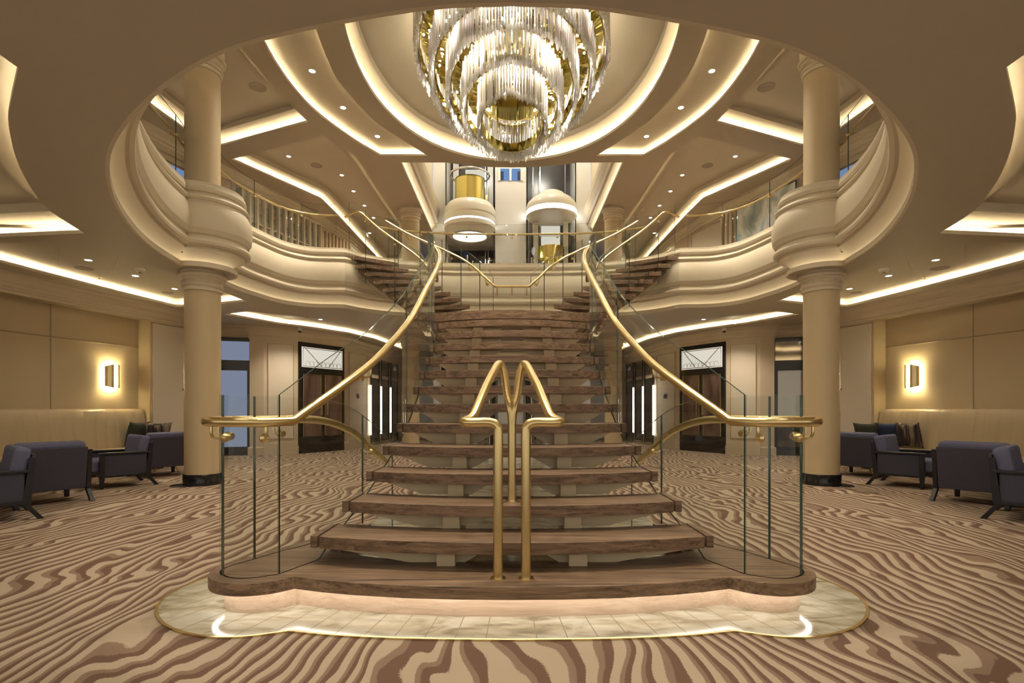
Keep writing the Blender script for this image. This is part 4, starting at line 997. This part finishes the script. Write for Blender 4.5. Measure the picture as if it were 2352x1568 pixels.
# ------------------------------------------------------------------ ceiling fittings
def downlight(x, y, z, label, group, energy, emit='spot', r=.045):
    t = thing('downlight', label, 'downlight', (x, y, z), group=group)
    MB().lathe([(r, z-.001), (r+.018, z-.004), (r+.018, z)], (x, y), 20).build('trim_ring', 'mauve', t, smooth=40)
    MB().lathe([(0, z-.0035), (r, z-.0035)], (x, y), 20).build('lens', emit, t)
    if energy: light('downlight_beam', 'SPOT', (x, y, z-.02), energy, .04, (1, .89, .72), spot=2.1, blend=.8, parent=t)
def disc(name, x, y, z, r, label, cat, mat='tv', drop=.006, group=None):
    o = MB().lathe([(0, z-drop*.4), (r*.72, z-drop*.4), (r*.76, z-drop), (r, z-drop), (r, z)], (x, y), 32).build(name, mat, smooth=30); tag(o, label, cat, group)
ZR = ZL+.15
lowpts = [(203, 597), (311, 633), (401, 663)]
for s in (-1, 1):
    sd = LR[s]
    for i, (px, py) in enumerate(lowpts):
        x, y, _ = at(px, py, ZR); downlight(abs(x)*s, y, ZR-.001, f'round downlight in the lit recess above the {sd} seating, {["nearest", "middle", "farthest"][i]} of three', f'downlights over the {sd} seating', EDL*.45)
    for i, (px, py) in enumerate([(617, 716), (736, 733)]):
        x, y, _ = at(px, py, ZR if i == 0 else ZR); downlight(abs(x)*s, y, (ZR if i == 0 else ZR)-.001, f'round downlight beyond the {sd} column in the far lower recess, {["outer", "inner"][i]} one', f'downlights by the {sd} doors', EDL*.6)
    for px, py, r, nm in ((193, 616, .13, 'larger'), (385, 672, .10, 'smaller')):
        x, y, _ = at(px, py, ZR); disc('ceiling_speaker', abs(x)*s, y, ZR-.001, r, f'{nm} round flush speaker grille in the recess above the {sd} seats', 'speaker')
    x, y, _ = at(660, 733, ZR); disc('ceiling_speaker', abs(x)*s, y, ZR-.001, .11, f'round flush speaker grille in the far lower recess on the {sd}', 'speaker')
    x, y, _ = at(322, 617, ZR); t = thing('smoke_detector', f'white round smoke detector above the {sd} seats', 'smoke detector', (abs(x)*s, y, ZR))
    MB().lathe([(.075, ZR), (.075, ZR-.03), (.06, ZR-.05), (0, ZR-.052)], (abs(x)*s, y), 28).build('body', 'mauve', t, smooth=35)
    MB().lathe([(.022, ZR-.05), (.022, ZR-.075), (0, ZR-.078)], (abs(x)*s, y), 16).build('sensor_tip', 'tv', t, smooth=35)
    x, y, _ = at(228, 635, ZR); t = thing('sprinkler', f'small sprinkler head above the {sd} seats', 'sprinkler', (abs(x)*s, y, ZR))
    MB().lathe([(.0, ZR), (.03, ZR-.001), (.03, ZR-.008), (.010, ZR-.01), (.010, ZR-.04), (.025, ZR-.042), (.025, ZR-.047), (0, ZR-.047)], (abs(x)*s, y), 16).build('head', 'brass', t, smooth=30)
    ZC = ZU+.17
    ZG = ZU+.28
    for i, (px, py) in enumerate([(717, 163), (788, 247), (867, 313)]):
        x, y, _ = at(px, py, ZC); downlight(abs(x)*s, y, ZC-.001, f'downlight in the curved {sd} crescent cove, {["nearest the viewer", "middle", "farthest"][i]}', f'crescent cove downlights on the {sd}', EDL*3.5, r=.05)
    for i, (px, py) in enumerate([(663, 359), (785, 402), (812, 439), (837, 472), (858, 500), (849, 535)]):
        x, y, _ = at(px, py, ZG); downlight(abs(x)*s, y, ZG-.001, f'small downlight in the faceted recess over the {sd} upper gallery', f'gallery recess downlights on the {sd}', EDL*1.6, r=.045)
    x, y, _ = at(592, 200, ZU+.31); disc('ceiling_speaker', abs(x)*s, y, ZU+.309, .16, f'round grille in the recess around the {sd} upper column', 'speaker')
    x, y, _ = at(727, 380, ZG); disc('ceiling_speaker', abs(x)*s, y, ZG-.001, .14, f'round grille in the faceted recess over the {sd} gallery', 'speaker')
for i, (px, py) in enumerate([(1701, 391), (1750, 413), (1795, 390)]):
    pass
for x, y in stair_fill: downlight(x, y, ZU-.001, 'unseen round downlight added in the upper ceiling to light the stairs', 'added downlights above the stairs', EDL*UPD, r=.05)  # added out of view to light the tread tops from above
# downlights assumed behind the camera, plus unseen ones added to light the treads
for x, y in ((-1.6, .6), (1.6, .6), (0, -1.2), (-4.2, .2), (4.2, .2), (-6.2, 1.2), (6.2, 1.2), (-3, -2), (3, -2), (-.7, 2.1), (.7, 2.1), (-2.0, 2.0), (2.0, 2.0)):
    downlight(x, y, ZL-.001, 'unseen round downlight added in the near soffit over the entrance', 'added entrance downlights', EDL*NEAR)
for x, y in ((-5.5, 13.4), (5.5, 13.4), (-1.4, 14.6), (1.4, 14.6), (0, 16.2), (-3.6, 17.5), (3.6, 17.5)):
    downlight(x, y, ZL-.001 if not (abs(x) > 5) else ZL-.001, 'round downlight in the soffit of the rear lower hall', 'rear hall downlights', EDL*1.6)
for x, y in ((-1.2, 16.6), (1.2, 16.6)):
    light('hall_light', 'POINT', (x, y, 10.6), 110, .3, (1, .93, .80))

# ------------------------------------------------------------------ banquettes, cushions, sconces
def rib(path, prof_f, n, step, name, mat, par, ends=True):
    P = resample([tuple(q[:2]) for q in path], step); m = len(prof_f(0)); vs = []
    for i, p in enumerate(P):
        for o, z in prof_f(i):
            a = P[max(0, i-1)]; b = P[min(len(P)-1, i+1)]; d = (Vector(b)-Vector(a)).normalized(); nn = Vector((d.y, -d.x))*n
            vs.append((p[0]+nn.x*o, p[1]+nn.y*o, z))
    fs = [(i*m+j, (i+1)*m+j, (i+1)*m+j+1, i*m+j+1) for i in range(len(P)-1) for j in range(m-1)]
    if ends: fs += [tuple(range(m)), tuple(range((len(P)-1)*m, len(P)*m))]
    return MB().add(vs, fs).build(name, mat, par, smooth=40)
def pillow(name, loc, w, h, t, mat, rot, label, cat='cushion'):
    vs = []; fs = []; n = 12
    for sgn in (-1, 1):
        for i in range(n+1):
            for j in range(n+1):
                u, v = -1+2*i/n, -1+2*j/n; e = (1-abs(u)**2.6)*(1-abs(v)**2.6)
                pin = 1-.09*(1-abs(u)**2)*abs(v)**3-.09*(1-abs(v)**2)*abs(u)**3
                vs.append((u*w/2*(1-.10*(1-v*v)*abs(u)**4), sgn*t/2*max(0, e)**.45, v*h/2*(1-.10*(1-u*u)*abs(v)**4)))
    k = (n+1)**2
    for b, fl_ in ((0, 0), (k, 1)):
        for i in range(n):
            for j in range(n):
                q = [b+i*(n+1)+j, b+(i+1)*(n+1)+j, b+(i+1)*(n+1)+j+1, b+i*(n+1)+j+1]; fs.append(tuple(q if not fl_ else q[::-1]))
    o = MB().add(vs, fs).build(name, mat, smooth=70); o.location = loc; o.rotation_euler = rot; tag(o, label, cat, 'cushions on the banquettes'); return o
for s in (-1, 1):
    sd = LR[s]; W = S(Walc, s); base_ = offset(W, (.28 if s < 0 else -.28)); base_ = [q for q in base_ if q[1] > 3.0]; base_[-1] = (base_[-1][0]+(.0), base_[-1][1]-.02); nn_ = 1 if s < 0 else -1
    t = thing('banquette', f'long curved cream leather banquette with channelled back on the {sd}', 'sofa', (s*7.9, 7, 0))
    def bp(i):
        u = (i % 8)/8; c = .016*abs(math.sin(PI*u))**.5
        return [(.005, .40), (.23+c, .42), (.215+c, .60), (.17+c, .95), (.145+c*.8, 1.12), (.11+c*.6, 1.165), (.06, 1.18), (.012, 1.17)]
    rib(base_, bp, nn_, .025, 'backrest', 'leather', t)
    rib(base_, lambda i: [(.2, .10), (.70, .10), (.715, .13), (.72, .38), (.70, .43), (.66, .45), (.2, .44)], nn_, .1, 'seat', 'leather', t)
    rib(base_, lambda i: [(.1, 0), (.62, 0), (.62, .10), (.1, .10)], nn_, .1, 'plinth', 'blackwood', t)
    P = resample(base_, .1); e = Vector(P[-4]); d = (Vector(P[-1])-Vector(P[-5])).normalized(); nn = Vector((d.y, -d.x))*nn_; ang = math.atan2(d.y, d.x)
    def cl(back, out, z, tw=0, tilt=.22):
        q = Vector(P[-1])-d*back+nn*out; return (q.x, q.y, z), (-tilt, 0, ang+(PI if s < 0 else 0)+tw)
    if s < 0:
        l_, r_ = cl(.34, .36, .70, .1, .25); pillow('cushion', l_, .50, .48, .17, 'olive', r_, 'dark olive cushion leaning in the corner of the left banquette')
        l_, r_ = cl(.12, .62, .69, -.5, .2); pillow('cushion', l_, .46, .46, .15, 'textile', r_, 'dark striped cushion at the end of the left banquette')
    else:
        l_, r_ = cl(.80, .36, .70, 0, .22); pillow('cushion', l_, .50, .48, .17, 'textile', r_, 'brown striped cushion, innermost of three on the right banquette')
        l_, r_ = cl(.42, .42, .69, .2, .22); pillow('cushion', l_, .46, .46, .15, 'blue', r_, 'plain deep blue cushion behind the striped one on the right banquette')
        l_, r_ = cl(.12, .60, .68, .4, .22); pillow('cushion', l_, .46, .46, .15, 'olive', r_, 'dark green cushion at the end of the right banquette')
    # sconce on the alcove wall
    tgt = 926/1245
    bi = min(range(len(P)), key=lambda i: abs(abs(P[i][0])/P[i][1]-tgt)); q = Vector(P[bi]); d = (Vector(P[bi+1])-Vector(P[bi-1])).normalized(); nn = Vector((d.y, -d.x))*nn_
    t = thing('wall_sconce', f'half round brass wall light glowing on the {sd} leather wall', 'wall light', (q.x, q.y, 1.8)); zc = 1.80; a_ = math.atan2(nn.y, nn.x)
    c = q+nn*.03
    MB().box((q.x+nn.x*.01, q.y+nn.y*.01, zc), (.09, .02, .30), ang if False else math.atan2(d.y, d.x)).build('backplate', 'brass', t)
    for k, (b0, b1) in enumerate(((-1.5, -.32), (.32, 1.5))):
        vs = []; n = 12
        for rr_ in (.135, .127):
            for i in range(n+1):
                b = a_+b0+(b1-b0)*i/n; h = .235-.05*abs((b0+(b1-b0)*i/n))/1.5
                x, y = c.x+rr_*math.cos(b), c.y+rr_*math.sin(b); vs += [(x, y, zc-h), (x, y, zc+h)]
        m = 2*(n+1); fs = [(2*i, 2*i+2, 2*i+3, 2*i+1) for i in range(n)]+[(m+2*i, m+2*i+1, m+2*i+3, m+2*i+2) for i in range(n)]
        fs += [(2*i, m+2*i, m+2*i+2, 2*i+2) for i in range(n)]+[(2*i+1, 2*i+3, m+2*i+3, m+2*i+1) for i in range(n)]+[(0, 1, m+1, m), (2*n, m+2*n, m+2*n+1, 2*n+1)]
        MB().add(vs, fs).build('brass_shade', 'brass', t, smooth=40)
    cc = c+nn*.055; MB().tube([(cc.x, cc.y, zc-.215), (cc.x, cc.y, zc+.215)], .038, 16).build('lamp_tube', 'lamp', t, smooth=60)

# ------------------------------------------------------------------ armchairs and side tables
def make_chair():
    t = thing('armchair', 'x', 'armchair', group='armchairs in front of the banquettes')
    B = lambda c, d, name, mat, bev=.006, rz=0: MB().box(c, d, rz).build(name, mat, t, world=False, bevel=bev)
    for s in (-1, 1):
        x = s*.375
        MB().xprism([(-.335, .16), (-.285, .16), (-.40, .0), (-.455, .0)], (x-.025, 0, 0), (0, 1, 0), (1, 0, 0), .05).build('rear_leg', 'blackwood', t, world=False, bevel=.004)
        MB().xprism([(-.345, .16), (-.275, .16), (-.335, .66), (-.385, .66)], (x-.025, 0, 0), (0, 1, 0), (1, 0, 0), .05).build('rear_post', 'blackwood', t, world=False, bevel=.004)
        MB().xprism([(.235, .50), (.30, .50), (.30, .16), (.285, .0), (.250, .0), (.235, .16)], (x-.025, 0, 0), (0, 1, 0), (1, 0, 0), .05).build('front_leg', 'blackwood', t, world=False, bevel=.004)
        B((x, -.02, .515), (.065, .66, .032), 'armrest', 'blackwood')
        B((x, -.02, .185), (.045, .54, .04), 'side_rail', 'blackwood')
        B((x, -.03, .35), (.03, .53, .30), 'side_panel', 'navy', .008)
    B((0, .055, .335), (.685, .66, .17), 'seat_cushion', 'navy_lt', .035)
    B((0, .0, .21), (.70, .58, .08), 'seat_base', 'navy', .01)
    o = MB().box((0, 0, 0), (.70, .15, .46)).build('back_cushion', 'navy_lt', t, world=False, bevel=.04); o.location = (0, -.255, .54); o.rotation_euler = (.17, 0, 0)
    o = MB().box((0, 0, 0), (.70, .03, .53)).build('back_panel', 'navy', t, world=False, bevel=.008); o.location = (0, -.345, .43); o.rotation_euler = (.12, 0, 0)
    return t
proto_c = make_chair()
fB, fC = (-.87, .49), (-.65, -.75)
chairs = [((-5.93, 6.82), fB, 'seen from behind, second from the left edge of the photo'), ((-6.11, 8.38), fC, 'seen from the side, facing its neighbour across the small table'), ((-6.28, 9.66), fB, 'seen from behind, beside the column'), ((-5.62, 5.74), fC, 'cut by the edge of the photo')]
used_c = False
for s in (-1, 1):
    for (x, y), f, nm in chairs:
        if s > 0: nm = nm.replace('second from the left edge', 'second from the right edge')
        c = proto_c if not used_c else copy_tree(proto_c); used_c = True
        c.location = (abs(x)*s, y, .001); fx = f[0]*(-s); c.rotation_euler = (0, 0, math.atan2(-fx, f[1]))
        c['label'] = f'navy armchair on the {LR[s]}, {nm}'; c['category'] = 'armchair'
def make_table():
    t = thing('side_table', 'x', 'table', group='small tables between the armchairs')
    MB().lathe([(0, .46), (.30, .46), (.305, .45), (.30, .435), (0, .435)], (0, 0), 40).build('table_top', 'blackwood', t, world=False, smooth=30)
    for k in range(3):
        a = 2*PI*k/3+.4; MB().tube([(.05*math.cos(a), .05*math.sin(a), .44), (.29*math.cos(a), .29*math.sin(a), .0)], .016, 8).build('leg', 'brass', t, world=False, smooth=60)
    MB().lathe([(0, .0), (.001, 0)], (0, 0), 4)
    return t
pt_ = make_table(); ut = False
for s in (-1, 1):
    for (x, y), nm in (((-6.48, 7.46), 'nearer'), ((-6.55, 10.12), 'farther')):
        c = pt_ if not ut else copy_tree(pt_); ut = True; c.location = (abs(x)*s, y, .001); c['label'] = f'{nm} small round table on splayed brass legs in front of the {LR[s]} banquette'; c['category'] = 'table'
